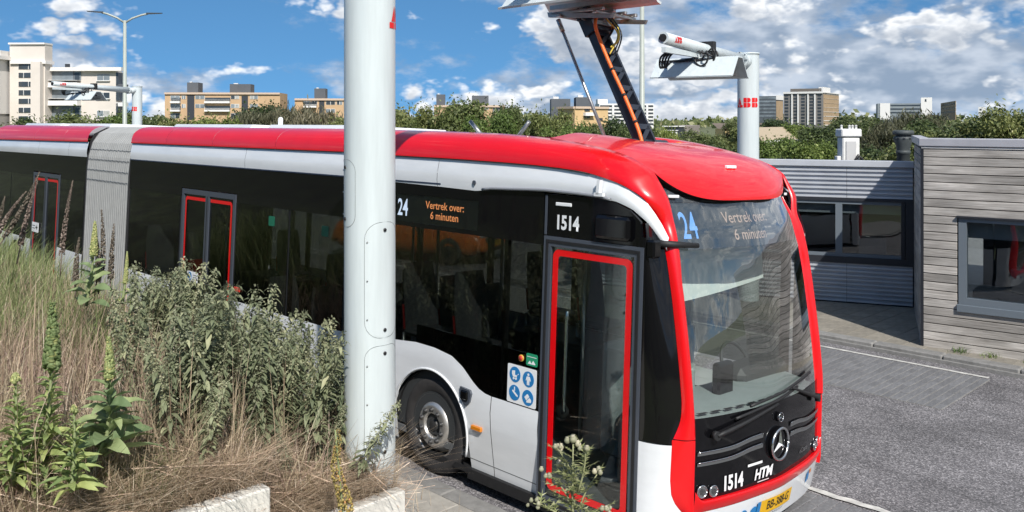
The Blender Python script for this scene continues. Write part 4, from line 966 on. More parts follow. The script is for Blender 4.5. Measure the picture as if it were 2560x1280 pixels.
# cab
dsh = MB()
dsh.grid(lambda u, v: FSo(.33+1.34*u, 1.13+.05*v, -.06)+Vector((0, .62*v+.0, .03*math.sin(v*3))), 40, 6)
dsh.build('dashboard', ingrey, bus)
MB().grid(lambda u, v: FSo(.33+1.34*u, 1.12-.7*v, -.66+.02), 40, 4).build('dashboard_front', ingrey, bus)
for i in range(12): MB().grid(lambda u, v: FSo(.42+.1*i+.07*u, 1.16, -.10)+Vector((0, .035*v, .012)), 3, 1).build('air_vent', blackmatt, bus)
MB().bbox(.52, .80, -2.35, -2.1, .36, 1.22, .03).bbox(.55, .78, -2.32, -2.18, 1.22, 1.48, .03, Matrix.Identity(4)).build('ticket_machine', ingrey, bus)
MB().bbox(.98, 1.22, -2.58, -2.50, 1.16, 1.44, .02).build('cab_screen', blackgloss, bus)
MB().bbox(1.0, 1.06, -2.3, -1.3, .36, 1.35, .02).bbox(1.0, 2.49, -1.34, -1.28, .36, 1.4, .02).build('cab_partition', ingrey, bus)
MB().box(1.0, 2.49, -1.3, -1.29, 1.41, 2.38).build('cab_screen_glass', glass('cab_glass', (.6, .65, .63), 1.0), bus)
cons = MB().bbox(1.5, 2.35, -2.5, -2.2, 1.02, 1.30, .06).build('instrument_panel', indark, bus)
stw = MB(); stw.tube([(1.92+.22*math.cos(a), -2.18+.1*math.sin(a)*1.0, 1.22+.20*math.sin(a)) for a in np.linspace(0, 2*math.pi, 29)], .016, 8); stw.tube([(1.92, -2.22, 1.2), (1.92, -2.4, 1.0)], .03, 8)
for a in (.2, 2.9, 4.7): stw.tube([(1.92, -2.19, 1.21), (1.92+.21*math.cos(a), -2.18+.1*math.sin(a), 1.22+.19*math.sin(a))], .014, 6)
stw.build('steering_wheel', indark, bus)
ds_ = MB(); ds_.bbox(1.67, 2.17, -1.95, -1.5, .75, .88, .05); ds_.grid(lambda u, v: (1.69+.46*u*(1-.0*v)+.0, -1.52+.12*v-.04*math.sin(math.pi*u), .86+.80*v), 8, 8); ds_.build('driver_seat', indark, bus)
MB().grid(lambda u, v: (.42+1.75*u, -2.30+.03*v-.05*math.sin(math.pi*u), 1.93+.12*u+(.47-.12*u)*v), 8, 2).build('sun_blind', mat('blind_pale', (.58, .63, .60), .7), bus)
MB().bbox(.5, .95, -2.3, -2.05, 2.05, 2.35, .05).build('ceiling_duct', ingrey, bus)

# -- pantograph
pg = empty('pantograph'); pg.parent = bus
panto = mat('pantograph_black', (.012, .016, .026), .4, coat=.3)
b0 = Vector((1.3, -1.52, 3.28)); b1 = Vector((1.3, -.86, 4.42))
ax = (b1-b0).normalized(); ln_ = Vector((1, 0, 0)); nn = ax.cross(ln_).normalized(); LA = (b1-b0).length
def pa(x, y, s): return b0+ln_*x+nn*y+ax*s
arm = MB()
for sgn in (-1, 1): arm.prism([(sgn*.10-.014, -.05), (sgn*.10+.014, -.05), (sgn*.10+.014, .05), (sgn*.10-.014, .05)], 0, LA, pa)
arm.build('arm_rail', panto, pg)
web = MB(); nseg = 6
for i in range(nseg):
    s0 = LA*(i+.1)/nseg; s1 = LA*(i+.72)/nseg; s2 = LA*(i+1.0)/nseg
    for f_ in (-.052, .044):
        web.prism([(-.086, s0), (-.086, s0+.055), (.086, s1+.055), (.086, s1)], f_, f_+.008, lambda u, v, w: pa(u, w, v))
        web.prism([(-.086, s2-.06), (.086, s2-.06), (.086, s2), (-.086, s2)], f_, f_+.008, lambda u, v, w: pa(u, w, v))
web.build('arm_web', panto, pg)
MB().prism([(-.14, -.09), (.14, -.09), (.14, .07), (-.14, .07)], LA-.02, LA+.17, pa).build('arm_head', panto, pg)
MB().prism([(-.16, -.11), (.16, -.11), (.16, -.095), (-.16, -.095)], LA+.03, LA+.08, pa).build('head_clamp', steel, pg)
MB().tube([pa(-.10, -.02, LA+.1), pa(-.16, .02, LA+.28)], .03, 8).tube([pa(.10, .0, LA+.1), pa(.12, .04, LA+.30)], .025, 8).build('head_link', panto, pg)
MB().bbox(1.0, 1.6, -1.62, -1.40, 3.20, 3.27, .01).tube([(.98, -1.5, 3.30), (1.62, -1.5, 3.30)], .05, 10).build('pantograph_base', panto, pg)
MB().tube([(1.27, -1.08, 3.24), (1.27, -.33, 4.60)], .018, 8).tube([(1.27, -.40, 4.47), (1.27, -.33, 4.60)], .026, 8).build('guide_rod', steel, pg)
rail = MB()
for x in (-.26, -.09, .09, .26): rail.bbox(1.3+x-.02, 1.3+x+.02, -1.15, -.45, 4.60, 4.635, .008)
rail.bbox(.98, 1.62, -.62, -.56, 4.57, 4.60, .006).bbox(.98, 1.62, -1.10, -1.04, 4.57, 4.60, .006); rail.build('contact_rail', steel, pg)
MB().prism([(-.42, 4.585), (-1.28, 4.51), (-1.30, 4.55), (-.40, 4.64)], 1.02, 1.05, lambda t, z, w: (w, t, z)).prism([(-.42, 4.585), (-1.28, 4.51), (-1.30, 4.55), (-.40, 4.64)], 1.52, 1.55, lambda t, z, w: (w, t, z)).build('contact_frame', steel, pg)
def cable(pts, r, m, name='cable'):
    P = [Vector(p) for p in pts]; out = []
    for i in range(len(P)-1):
        g = lambda q: P[min(max(q, 0), len(P)-1)]
        for s in (0, .2, .4, .6, .8): out.append(crom(g(i-1), g(i), g(i+1), g(i+2), s))
    out.append(P[-1]); return MB().tube(out, r, 8).build(name, m, pg)
cable([pa(-.15, -.05, -.05), pa(-.135, -.07, .15), pa(-.13, -.075, .5), pa(-.135, -.07, .85), pa(-.14, -.08, LA-.12), pa(-.17, -.13, LA+.02), pa(-.06, -.16, LA+.16), pa(.06, -.15, LA+.26), pa(-.06, -.10, LA+.44), pa(-.10, -.02, LA+.62)], .019, cableorange)
cable([(1.62, -1.75, 3.27), (1.55, -1.70, 3.32), pa(.20, .0, -.06), pa(.13, .02, .12), pa(.128, .02, .6), pa(.13, .0, LA-.1), pa(.14, -.12, LA+.05), pa(.22, -.15, LA+.30), pa(.30, -.10, LA+.45), pa(.24, -.02, LA+.62), pa(.06, .04, LA+.66)], .013, cableorange)
cable([pa(.0, -.07, LA-.22), pa(.08, -.14, LA-.16), pa(.13, -.16, LA+.0), pa(.10, -.15, LA+.18), pa(.15, -.12, LA+.28), pa(.12, -.05, LA+.5)], .012, cableyellow)
cable([pa(.04, -.06, LA-.1), pa(.15, -.13, LA+.05), pa(.07, -.14, LA+.2), pa(.17, -.14, LA+.22), pa(.18, -.1, LA+.36), pa(.08, 0, LA+.55)], .011, cableblack)
MB().prism([(-.17, -.10), (.17, -.10), (.14, .08), (-.14, .08)], LA+.18, LA+.25, pa).build('head_plate', panto, pg)
for i in range(3): cable([pa(-.05+.05*i, -.06, LA-.3), pa(.10+.03*i, -.15, LA-.1), pa(-.02+.06*i, -.17, LA+.08), pa(.12-.02*i, -.14, LA+.25), pa(.02+.05*i, -.06, LA+.5)], .008, cableblack if i else cableyellow)
for s in (.22, .52, .82, LA-.08):
    for sg in (-1,): MB().tube([pa(sg*.132, -.075, s-.012), pa(sg*.132, -.075, s+.012)], .025, 8).build('cable_clip', blackmatt, pg)
# ------------------------------------------------------------------ charging masts
def letters(f, h, gap=.045):
    """the three-letter logo as solid blocks split by thin gaps; f(x, y) -> 3-D, h = letter height"""
    m = MB(); w = h*.72; g = h*gap; st = w+h*.13
    def block(x0, x1, lo, hi, n=6): m.grid(lambda u, v: f(x0+(x1-x0)*u, (lo(u)+(hi(u)-lo(u))*v)-h/2), n, 3, smooth=False)
    x = -1.5*st+h*.06
    for k in (-1, 1):                                          # A: two leaning halves, each cut once
        c = x+w/2; xe = c+k*w*.56; xi = c+k*g*.5
        top = lambda u: h*(1-.62*u); e = lambda u: h*.30
        block(xi, c+k*w*.38, e, lambda u: max(h*.31, h*(1-.70*u)))
        block(c+k*w*.06, xe, lambda u: 0, lambda u: h*.30-g)
    for q in (1, 2):                                           # B: four quarters
        x0 = x+q*st
        for lo, hi in ((0, h*.5-g/2), (h*.5+g/2, h)):
            up = lo > .1*h
            block(x0, x0+w*.5-g/2, lambda u, lo=lo: lo, lambda u, hi=hi: hi)
            rd = lambda u: h*.5*.42*(1-math.sqrt(max(0, 1-u**4)))
            block(x0+w*.5+g/2, x0+w, lambda u, lo=lo: lo+rd(u)*.8, lambda u, hi=hi: hi-rd(u)*.8, 8)
    return m
def mast(loc, ang, label, ztop=4.74, zarm=4.56, rise=.16, larm=3.95, zhood=4.20, hood_c=2.48, detail=True, panels=False, logo_ang=None, logo_z=3.82):
    r = .2; m = empty('charging_mast', loc, (0, 0, ang), label=label, cat='charging mast', group='pole mounted bus chargers')
    MB().lathe([(.30, 0), (.30, .03), (.205, .035), (r, .06), (r, .12), (r, .5), (r, ztop*.5), (r, ztop-.4), (r, ztop-.06), (r, ztop-.03), (r+.008, ztop-.028), (r+.008, ztop), (0, ztop+.005)], 40).build('pole', mastpaint, m)
    A = lambda x: Vector((x, 0, zarm+rise*x/larm))
    am = MB(); am.tube([A(.05), A(.42)], .125, 20); am.tube([A(.42), A(.45)], .155, 20); am.tube([A(.45), A(.48)], .155, 20); am.tube([A(.48), A(larm*.55), A(larm)], [.12, .10, .092], 20); am = am.build('arm', mastpaint, m)
    for k in range(8): MB().tube([A(.41)+Vector((0, .14*math.cos(k*.785), .14*math.sin(k*.785))), A(.495)+Vector((0, .14*math.cos(k*.785), .14*math.sin(k*.785)))], .012, 6).build('flange_bolt', steel, am)
    MB().tube([A(larm), A(larm+.01)], .06, 16).box(larm, larm+.04, -.03, .03, zarm+rise-.05, zarm+rise+.05).build('arm_end', blackmatt, am)
    MB().box(larm*.62, larm-.02, -.035, .035, zarm+.5*rise-.14, zarm+.5*rise-.06).build('arm_rail', mastpaint, am)
    for sg in (-1, 1): letters(lambda x, y: Vector((larm-.38+x*-sg, sg*.099*math.cos(y*10), zarm+rise*.93+.099*math.sin(y*10))), .11).build('logo', logored, am)
    # hood: inverted trough across the arm
    hw, hl, hh = .36, .70, .30; th = .016
    x0 = hood_c; h = MB()
    prof = [(-hw-.06, -.02), (-hw, .0), (-.10, hh), (.10, hh), (hw, .0), (hw+.06, -.02)]
    inn = [(a*.985, b-th*1.4) for a, b in prof]
    out = prof+inn[::-1]
    h.prism([(x0+a, zhood+b) for a, b in out], -hl, hl, lambda u, v, w: (u, w, v)); hd = h.build('hood', mastpaint, m)
    inl = MB()
    for x in (-.22, -.075, .075, .22): inl.box(x0+x-.02, x0+x+.02, -hl*.8, hl*.8, zhood+hh*(1-abs(x)/hw)-.12, zhood+hh*(1-abs(x)/hw)-.075)
    inl.build('contact_bar', steel, hd)
    MB().box(x0-.05, x0+.05, -.05, .05, zhood+hh, zarm+rise*x0/larm-.07).box(x0-.3, x0+.3, -.03, .03, zhood+hh+.002, zhood+hh+.04).build('hood_bracket', steel, hd)
    def cab(pts, rad=.016):
        P = [Vector(p) for p in pts]; o = []
        for i in range(len(P)-1):
            g = lambda q: P[min(max(q, 0), len(P)-1)]
            for s in (0, .2, .4, .6, .8): o.append(crom(g(i-1), g(i), g(i+1), g(i+2), s))
        o.append(P[-1]); MB().tube(o, rad, 6).build('cable', cableblack, m)
    za = zarm+rise*.6
    for k in range(4):                                         # hanging bunch near the arm end
        o_ = .04*k
        cab([(x0-.2, -.10, za-.06), (x0+.25, -.14-o_*.4, za-.07), (x0+.62+o_, -.14-o_*.3, za-.08), (x0+.76+o_*.5, -.2-o_, za-.18), (x0+.70-o_*.4, -.28-o_, za-.34), (x0+.50-o_, -.36, zhood+.20), (x0+.15, -.45-o_, zhood+.24)], .017)
    for k, (cx_, cz_, rr) in enumerate(((.24, .30, .15), (.10, .33, .20), (-.04, .31, .17))):   # sagging loops over the hood
        c_ = Vector((x0+cx_, .13+.02*k, zhood+cz_))
        cab([(x0-.34, .09, za-.03), (x0-.1, .12, za-.06)]+[c_+Vector((-.3*rr*math.cos(q), -1.0*rr*math.cos(q)*.9, rr*math.sin(q)*(.8 if math.sin(q) > 0 else 1))) for q in (2.4, 3.2, 4.0, 4.8, 5.6, 6.4, 7.2)]+[(x0+.12, .30-.2*k, zhood+.28), (x0+.2, -.1-.25*k, zhood+.245)], .016)
    MB().bbox(x0-.42, x0-.30, -.14, .14, za-.10, za+.14, .01).build('cable_clamp', blackmatt, m)
    if logo_ang is not None:
        letters(lambda x, y: Vector(((r+.003)*math.cos(logo_ang-ang+x/r), (r+.003)*math.sin(logo_ang-ang+x/r), logo_z+y)), .18).build('logo', logored, m)
    if panels:
        seam = mat('panel_seam', (.16, .18, .18), .6)
        def hatch(ac, wa, z0, z1, rt):
            rr = r+.0012; p = rounded(-wa, wa, z0, z1, rt, 6); c = lambda a, z, q: Vector(((q)*math.cos(ac-ang+a/r), q*math.sin(ac-ang+a/r), z))
            pts = []
            for i in range(len(p)):
                a, b = p[i], p[(i+1) % len(p)]; n = max(1, int(math.dist(a, b)/.04))
                pts += [(a[0]+(b[0]-a[0])*k/n, a[1]+(b[1]-a[1])*k/n) for k in range(n)]
            MB().grid(lambda u, v: c((2*u-1)*(wa-(max(0, abs(v-.5)*(z1-z0)-((z1-z0)/2-rt)) > 0)*(rt-math.sqrt(max(0, rt*rt-(abs(v-.5)*(z1-z0)-((z1-z0)/2-rt))**2)))), z0+(z1-z0)*v, rr), 10, 60).build('access_panel', mastpaint, m)
            MB().tube([c(a, z, rr) for a, z in pts+[pts[0]]], .0016, 4).build('panel_seam', seam, m)
            for z in (z1-.06, z0+.06): MB().lathe([(.014, 0), (.014, .006), (0, .008)], 10, Matrix.Translation(c(.0, z, r+.003)) @ Matrix.Rotation(ac-ang, 4, 'Z') @ Matrix.Rotation(R(90), 4, 'Y')).build('panel_lock', blackmatt, m)
            n = 3
            for k in range(n):
                z = z0+(z1-z0)*(k+.5)/n
                for sg in (-1,): MB().lathe([(.006, 0), (.007, .004), (0, .005)], 8, Matrix.Translation(c(sg*(wa-.02), z, r+.004)) @ Matrix.Rotation(ac-ang, 4, 'Z') @ Matrix.Rotation(R(90), 4, 'Y')).build('panel_screw', steel, m)
        view = math.atan2(-loc[1], -loc[0])
        hatch(view+.60, .16, 1.74, 2.63, .13); hatch(view-1.18, .12, 2.59, 3.11, .09); hatch(view+.60, .16, .80, 1.68, .10)
    return m
nearpole = W(-1.38, -.94, .05)
vm = math.atan2(-nearpole.y, -nearpole.x)
nm = mast(nearpole, TH, 'tall pale grey charging mast in front of the bus', ztop=5.2, zarm=5.02, rise=.1, zhood=4.57, larm=3.3, panels=True, logo_ang=vm+1.98, logo_z=4.22)
fr_p = Vector((4.46, 16.7, 0)); mast(fr_p, math.atan2(-.835, -.55), 'pale grey charging mast with red letters standing behind the bus front', logo_ang=math.atan2(-fr_p.y, -fr_p.x)-.10, logo_z=3.80)
fl_p = Vector((-15.6, 36.8, 0)); mast(fl_p, math.atan2(-.907, -.42), 'distant pale grey charging mast seen above the rear of the bus', ztop=4.9, zarm=4.7, logo_ang=math.atan2(-fl_p.y, -fl_p.x)-1.1, logo_z=3.95, zhood=4.3)

# ------------------------------------------------------------------ street lamps
lampgrey = mat('lamp_post_grey', (.36, .39, .35), .45, var=.08, vscale=2)
lhead = mat('lamp_head', (.09, .11, .13), .4, metal=.3)
def street_lamp(loc, h, r, label, heads, rot=0):
    L_ = empty('street_lamp', loc, (0, 0, rot), label=label, cat='street lamp', group='street lamps')
    MB().lathe([(r*1.25, 0), (r*1.2, 1.2), (r, 1.25), (r*.62, h), (0, h+.01)], 16).build('post', lampgrey, L_)
    for sg in heads:
        MB().tube([(0, 0, h-.12), (sg*.35, 0, h+.12), (sg*.8, 0, h+.30), (sg*1.05, 0, h+.36)], r*.42, 8).build('bracket', lampgrey, L_)
        hd = MB().grid(lambda u, v: (sg*(1.0+.75*u), (v-.5)*.30*(1-.25*u), h+.36+.07*math.sin(math.pi*v)*(1-.6*u)+.05*u), 8, 6).build('lamp_head', lhead, L_)
        MB().grid(lambda u, v: (sg*(1.02+.71*u), (v-.5)*.28*(1-.25*u), h+.345+.05*u), 4, 2).build('lamp_lens', mat('lens_grey', (.4, .42, .42), .3), hd)
c = atY(312, 300, 44); street_lamp((c.x, c.y, 0), 8.45, .12, 'double armed street lamp behind the rear of the bus', (-1, 1), R(14))
c = atY(1605, 300, 30); street_lamp((c.x, c.y, 0), 9.5, .105, 'straight pale lamp post behind the pantograph', (1,), R(20))
c = atY(2023, 360, 70); street_lamp((c.x, c.y, 0), 2.0, .06, 'small white lamp with curved arm between the bushes', (1,), 0)

# ------------------------------------------------------------------ parked cars seen through the bus
def car(loc, rot, label, paint, plate=None):
    c = empty('parked_car', loc, (0, 0, rot), label=label, cat='car', group='cars parked behind the bus')
    Lc, Wc = 4.35, 1.82; n = 44
    # x forward; side outline of body
    xs = np.linspace(-Lc/2, Lc/2, n)
    top = lambda x: float(np.interp(x, [-2.17, -2.12, -1.9, -1.0, .65, 1.2, 1.85, 2.08, 2.17], [.55, .82, .98, 1.0, 1.0, .96, .86, .74, .52]))
    bot = lambda x: .32 if abs(x) > 1.95 else .22
    wid = lambda x: Wc/2*(1-.16*max(0, abs(x)-1.55)**2*2.2)
    V = []; K = 9
    for x in xs:
        t_, b_, w_ = top(x), bot(x), wid(x)
        ring = [(-.72, 0), (-.96, .12), (-1, .38), (-.985, .68), (-.90, .92), (-.6, 1), (0, 1.02), (.6, 1), (.90, .92), (.985, .68), (1, .38), (.96, .12), (.72, 0)]
        for a, q in ring: V.append((x, a*w_, b_+(t_-b_)*q))
    K = 13; Fc = [(i*K+j, (i+1)*K+j, (i+1)*K+j+1, i*K+j+1) for i in range(n-1) for j in range(K-1)]
    Fc += [tuple(range(K)), tuple(range((n-1)*K, n*K))[::-1]]
    MB().add(V, Fc, True).build('body', paint, c)
    gl = [(-1.85, .98), (-1.55, 1.40), (-.9, 1.58), (.1, 1.58), (.45, 1.47), (1.15, .97)]
    V = [(x, s*(.80-.22*(z-.97)/.6), z) for s in (-1, 1) for x, z in gl]; k = len(gl)
    MB().add(V, [tuple(range(k)), tuple(range(2*k-1, k-1, -1))]+[(i, i+k, i+k+1, i+1) for i in range(k-1)]).build('greenhouse', glass('car_glass', (.15, .16, .17), 1.4), c)
    MB().grid(lambda u, v: (-1.45+1.75*u, (v-.5)*1.18, 1.575+.035*math.sin(math.pi*u)*math.sin(math.pi*v)), 8, 6).build('roof', paint, c)
    for s in (-1, 1):
        for x0, x1 in (((-1.85, .98), (-1.5, 1.42)), ((-.25, .98), (-.28, 1.56)), ((1.15, .97), (.42, 1.48))):
            MB().tube([(x0[0], s*(.80-.22*(x0[1]-.97)/.6)*1.01, x0[1]), (x1[0], s*(.80-.22*(x1[1]-.97)/.6)*1.01, x1[1])], .035, 6).build('pillar', paint, c)
        for x in (-1.33, 1.33):
            w = MB().lathe([(.20, -.01), (.24, .0), (.31, .0), (.33, -.03), (.33, -.2)], 28, Matrix.Translation((x, s*.93, .33)) @ Matrix.Rotation(R(-90*s), 4, 'X')).build('wheel', rubber, c)
            MB().lathe([(0, -.02), (.05, -.01), (.19, -.03), (.225, -.01)], 20, Matrix.Translation((x, s*.93, .33)) @ Matrix.Rotation(R(-90*s), 4, 'X')).build('rim', darkmetal, w)
        MB().bbox(2.0, 2.13, s*.55-.17, s*.55+.17, .66, .76, .02).build('headlamp', mat('lamp_clear', (.6, .62, .64), .15, metal=.4), c)
        MB().bbox(2.10, 2.17, s*.62-.13, s*.62+.13, .36, .46, .02).build('fog_lamp_trim', silver, c)
        MB().bbox(.55, .75, s*.98-.09, s*.98+.09, .95, 1.08, .03).build('door_mirror', paint, c)
    MB().bbox(2.12, 2.18, -.55, .55, .52, .66, .02).bbox(2.11, 2.175, -.45, .45, .30, .42, .02).build('grille', blackmatt, c)
    pl = MB().bbox(2.182, 2.192, -.26, .26, .44, .55, .003).build('licence_plate', plateyellow, c)
    if plate: put_text('plate_text', plate, .105, blackmatt, lambda x, y: (2.196, x, .495+y), pl, bold=.003)
    return c
cp = atY(1242, 652, 21.6)
ang = math.atan2(-.42, .91)
car((cp.x-2.17*math.cos(ang), cp.y-2.17*math.sin(ang), 0.002), ang, 'orange hatchback parked behind the bus, seen through its front windows', mat('car_orange', (.62, .13, .012), .3, coat=1), 'HZ-947-G')
cp = atY(445, 535, 31); car((cp.x-1.6, cp.y+.6, .002), math.atan2(-.3, .95), 'white car parked behind the bus, seen past the middle door', mat('car_white', (.72, .73, .74), .3, coat=1))

# ------------------------------------------------------------------ buildings on the skyline
bglass = mat('distant_glass', (.045, .055, .065), .12, var=.3, vscale=.35); bglass2 = mat('distant_glass_pale', (.20, .23, .25), .2, var=.35, vscale=.3)
bcurt = mat('curtained_glass', (.42, .42, .40), .35, var=.2, vscale=.6)
bwhite = mat('distant_white', (.72, .71, .69), .7); bgrey = mat('distant_grey', (.09, .10, .115), .7, var=.12, vscale=.2); bdark = mat('distant_dark', (.03, .035, .045), .6)
class Block:
    """corner block: left facade from px xl to the corner at px xc, right facade to px xr; yaw turns it"""
    def __init__(s, name, label, xl, xc, xr, ytop, Y, yaw, material, cat='apartment block', group='buildings on the skyline'):
        s.C = Vector(((xc-CX)/F*Y, Y, 0)); s.a = Vector((-math.cos(yaw), math.sin(yaw), 0)); s.b = Vector((math.sin(yaw), math.cos(yaw), 0))
        def run(d, x):
            k = (x-CX)/F; den = d.x-k*d.y; return (k*s.C.y-s.C.x)/den
        s.la = run(s.a, xl); s.lb = run(s.b, xr) if xr != xc else 12.; s.h = H+(YH-ytop)/F*Y; s.Y = Y
        if s.lb < 2 or s.lb > 60: s.lb = 14.
        s.root = empty(name, s.C, (0, 0, 0), label=label, cat=cat, group=group); s.M = Matrix.Identity(4)
        for i in range(3): s.M[i][0] = s.a[i]; s.M[i][1] = s.b[i]
        s.slab('wall', 0, s.la, 0, s.lb, 0, s.h, material)
        s.na = -s.b; s.nb = -s.a
    def slab(s, name, u0, u1, v0, v1, z0, z1, m): return MB().box(u0, u1, v0, v1, z0, z1, s.M).build(name, m, s.root)
    def pxa(s, x, y):
        r = ray(x, y); c = Vector((0, 0, H)); k = (s.C-c).dot(s.na)/r.dot(s.na); p = c+r*k; return (p-s.C).dot(s.a), p.z
    def pxb(s, x, y):
        r = ray(x, y); c = Vector((0, 0, H)); k = (s.C-c).dot(s.nb)/r.dot(s.nb); p = c+r*k; return (p-s.C).dot(s.b), p.z
    def left(s, name, x0, y0, x1, y1, m, out=.08):
        u0, z1 = s.pxa(x0, y0); u1, _ = s.pxa(x1, y0); _, z0 = s.pxa((x0+x1)/2, y1); u0, u1 = sorted((u0, u1)); z0 = max(0, z0)
        return s.slab(name, u0, u1, -out, .02, z0, z1, m)
    def right(s, name, x0, y0, x1, y1, m, out=.08):
        u0, z1 = s.pxb(x0, y0); u1, _ = s.pxb(x1, y0); _, z0 = s.pxb((x0+x1)/2, y1); u0, u1 = sorted((u0, u1)); z0 = max(0, z0)
        return MB().box(-out, .02, u0, u1, z0, z1, s.M).build(name, m, s.root)
    def roofbox(s, name, x0, x1, y0, m, v0=3, v1=8):
        u0, _ = s.pxa(x0, y0); u1, _ = s.pxa(x1, y0); u0, u1 = sorted((u0, u1)); z = H+(YH-y0)/F*(s.C.y+s.a.y*(u0+u1)/2)*1.01
        return s.slab(name, u0, u1, v0, v1, s.h, z, m)
    def win(s, x0, y0, x1, y1, side='l', pale=False, frame=True):
        f = s.left if side == 'l' else s.right
        w = f('window', x0, y0, x1, y1, bwhite, .06)
        n = 2 if x1-x0 > 9 else 1
        for k in range(n):
            d = (x1-x0)/n; p = f('pane', x0+k*d+.6, y0+.5, x0+(k+1)*d-.6, y1-.5, random.choice((bglass2, bglass2, bglass, bcurt) if pale else (bglass, bglass, bglass2, bcurt)), .10); p.parent = w
        return w
cream = mat('pale_render', (.66, .60, .54), .8, var=.07, vscale=.25); cream2 = mat('cream_band', (.74, .71, .68), .8)
# pale apartment building at left: three volumes, one building
B = Block('apartment_building', 'pale rendered apartment building with stair tower and balconies', 128, 290, 306, 177, 134, R(2), cream)
B.left('roof_edge', 112, 169, 309, 178, cream2, .8)
for i, (ya, yb) in enumerate(((176, 201), (220, 246), (264, 300))):
    B.left('balcony_glass', 131, ya, 203, yb, bglass2, .12)
    B.left('balcony_post', 184, ya, 187, yb, bgrey, .15); B.left('balcony_door', 188, ya+6, 200, yb, bglass, .16)
    if i < 2: B.left('balcony_front', 129, yb+6, 203, yb+15, bwhite if i else cream2, 1.2); B.left('balcony_slab', 128, yb+15, 204, yb+18, cream2, 1.3); B.left('railing', 129, yb, 203, yb+1, bwhite, 1.25)
for y in (186, 231, 276): B.win(243, y, 275, y+15, pale=True); B.left('sill', 242, y+15, 276, y+17, bwhite, .3)
for y in (183, 222, 260): B.right('balcony_glass', 290, y-2, 304, y+30, bglass, .3)
B.right('balcony_front', 290, 210, 305, 218, bgrey, 1.0); B.right('balcony_front', 290, 256, 305, 266, bwhite, 1.0)
B2 = B.left('stair_tower', 44, 112, 131, 330, cream, 2.0)
for k, y in enumerate((162, 183, 205, 226, 247, 269, 290)):
    w = B.left('window', 66, y, 104, y+13, bwhite, 2.06); p = B.left('pane', 67, y+.6, (90 if k % 2 == 0 else 78), y+12.4, bglass, 2.12); p.parent = w; p = B.left('pane', (92 if k % 2 == 0 else 80), y+.6, 103, y+12.4, bglass, 2.12); p.parent = w
B.left('stair_pier', 105, 157, 128, 320, cream, 3.0); B.left('ledge', 48, 154, 136, 162, cream2, 2.4); B.left('parapet', 43, 110, 132, 114, cream2, 2.3)
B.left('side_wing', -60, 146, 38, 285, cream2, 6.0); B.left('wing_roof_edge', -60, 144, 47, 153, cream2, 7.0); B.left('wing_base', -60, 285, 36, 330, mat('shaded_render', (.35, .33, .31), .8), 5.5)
for y in (154, 197, 241): B.left('window', -40, y, 16, y+28, bglass, 6.1); B.left('sill', -42, y+28, 16, y+32, bwhite, 6.4)
B.left('chimney', 18, 131, 41, 146, cream2, 4.0); B.left('roof_vent', 165, 160, 175, 170, bdark, .3)
# brown blocks
def brown(xl, xc, xr, yt, Y, yaw, label, wins, boxes, wall=(.50, .34, .20)):
    b = Block('apartment_block', label, xl, xc, xr, yt, Y, yaw, mat('brick_%d' % int(wall[0]*100), wall, .8, var=.08, vscale=.3))
    b.left('roof_edge', xl, yt-1, xc, yt+4, mat('roof_edge_tan', (.55, .42, .32), .7), .5)
    for x0, x1, y0, m in boxes: b.roofbox('roof_housing', x0, x1, y0, m); b.roofbox('roof_cap', x0+(x1-x0)*.15, x0+(x1-x0)*.35, y0-2.5, bwhite, 4, 5)
    for q in wins: q(b)
    return b
def row(y0, y1, xs, pale=False): return lambda b: [b.win(x0, y0, x1, y1, pale=pale) for x0, x1 in xs]
def balc(y, x0, x1): return lambda b: (b.left('balcony_front', x0, y, x1, y+5, bwhite, 1.2), b.left('balcony_recess', x0, y-9, x1, y-.5, bglass, .1), b.left('railing', x0, y-3, x1, y-2.2, bwhite, 1.25))
def dark(x0, x1, y0, y1): return lambda b: b.left('stair_glazing', x0, y0, x1, y1, bdark, .06)
brown(412, 700, 700, 232, 262, R(-4), 'brown brick apartment block with two grey roof housings left of the near mast',
      [row(239, 248, ((426, 450), (454, 464), (488, 512), (577, 598), (625, 645)), True), row(260, 270, ((426, 450), (454, 464), (488, 512), (577, 598), (625, 645)), True), row(283, 296, ((426, 450), (577, 598))), dark(468, 486, 238, 300), dark(604, 620, 240, 300),
       balc(253, 513, 576), balc(274, 513, 576), balc(253, 428, 452), balc(274, 428, 452)], ((460, 488, 206, bgrey), (568, 621, 210, bgrey)))
brown(737, 900, 900, 247, 275, R(-4), 'brown brick apartment block with one roof housing beside the near mast', [row(252, 262, ((758, 776), (780, 793), (815, 838), (842, 856)), True), row(272, 282, ((758, 776), (815, 838)), True), dark(798, 811, 252, 300), balc(264, 760, 792)], ((782, 810, 221, bgrey),))
brown(1085, 1262, 1262, 264, 290, R(-3), 'brown brick apartment block almost hidden by the green bushes', [row(268, 274, ((1212, 1222), (1236, 1254)), True), balc(278, 1232, 1256)], ((1090, 1112, 236, bgrey), (1180, 1222, 239, bgrey)))
b = brown(1395, 1437, 1520, 268, 215, R(58), 'tan brick apartment block behind the pantograph with two grey roof housings', [], (), (.60, .42, .22))
b.right('roof_edge', 1437, 266, 1521, 272, mat('roof_edge_tan', (.55, .42, .32), .7), .4)
for y in (272, 289): b.right('window', 1461, y, 1474, y+7, bglass, .1)
b.right('balcony_front', 1458, 281, 1481, 288, bwhite, 1.0); b.right('balcony_slab', 1457, 288, 1482, 289.5, bwhite, 1.1); b.right('window', 1498, 295, 1506, 301, bglass, .1)
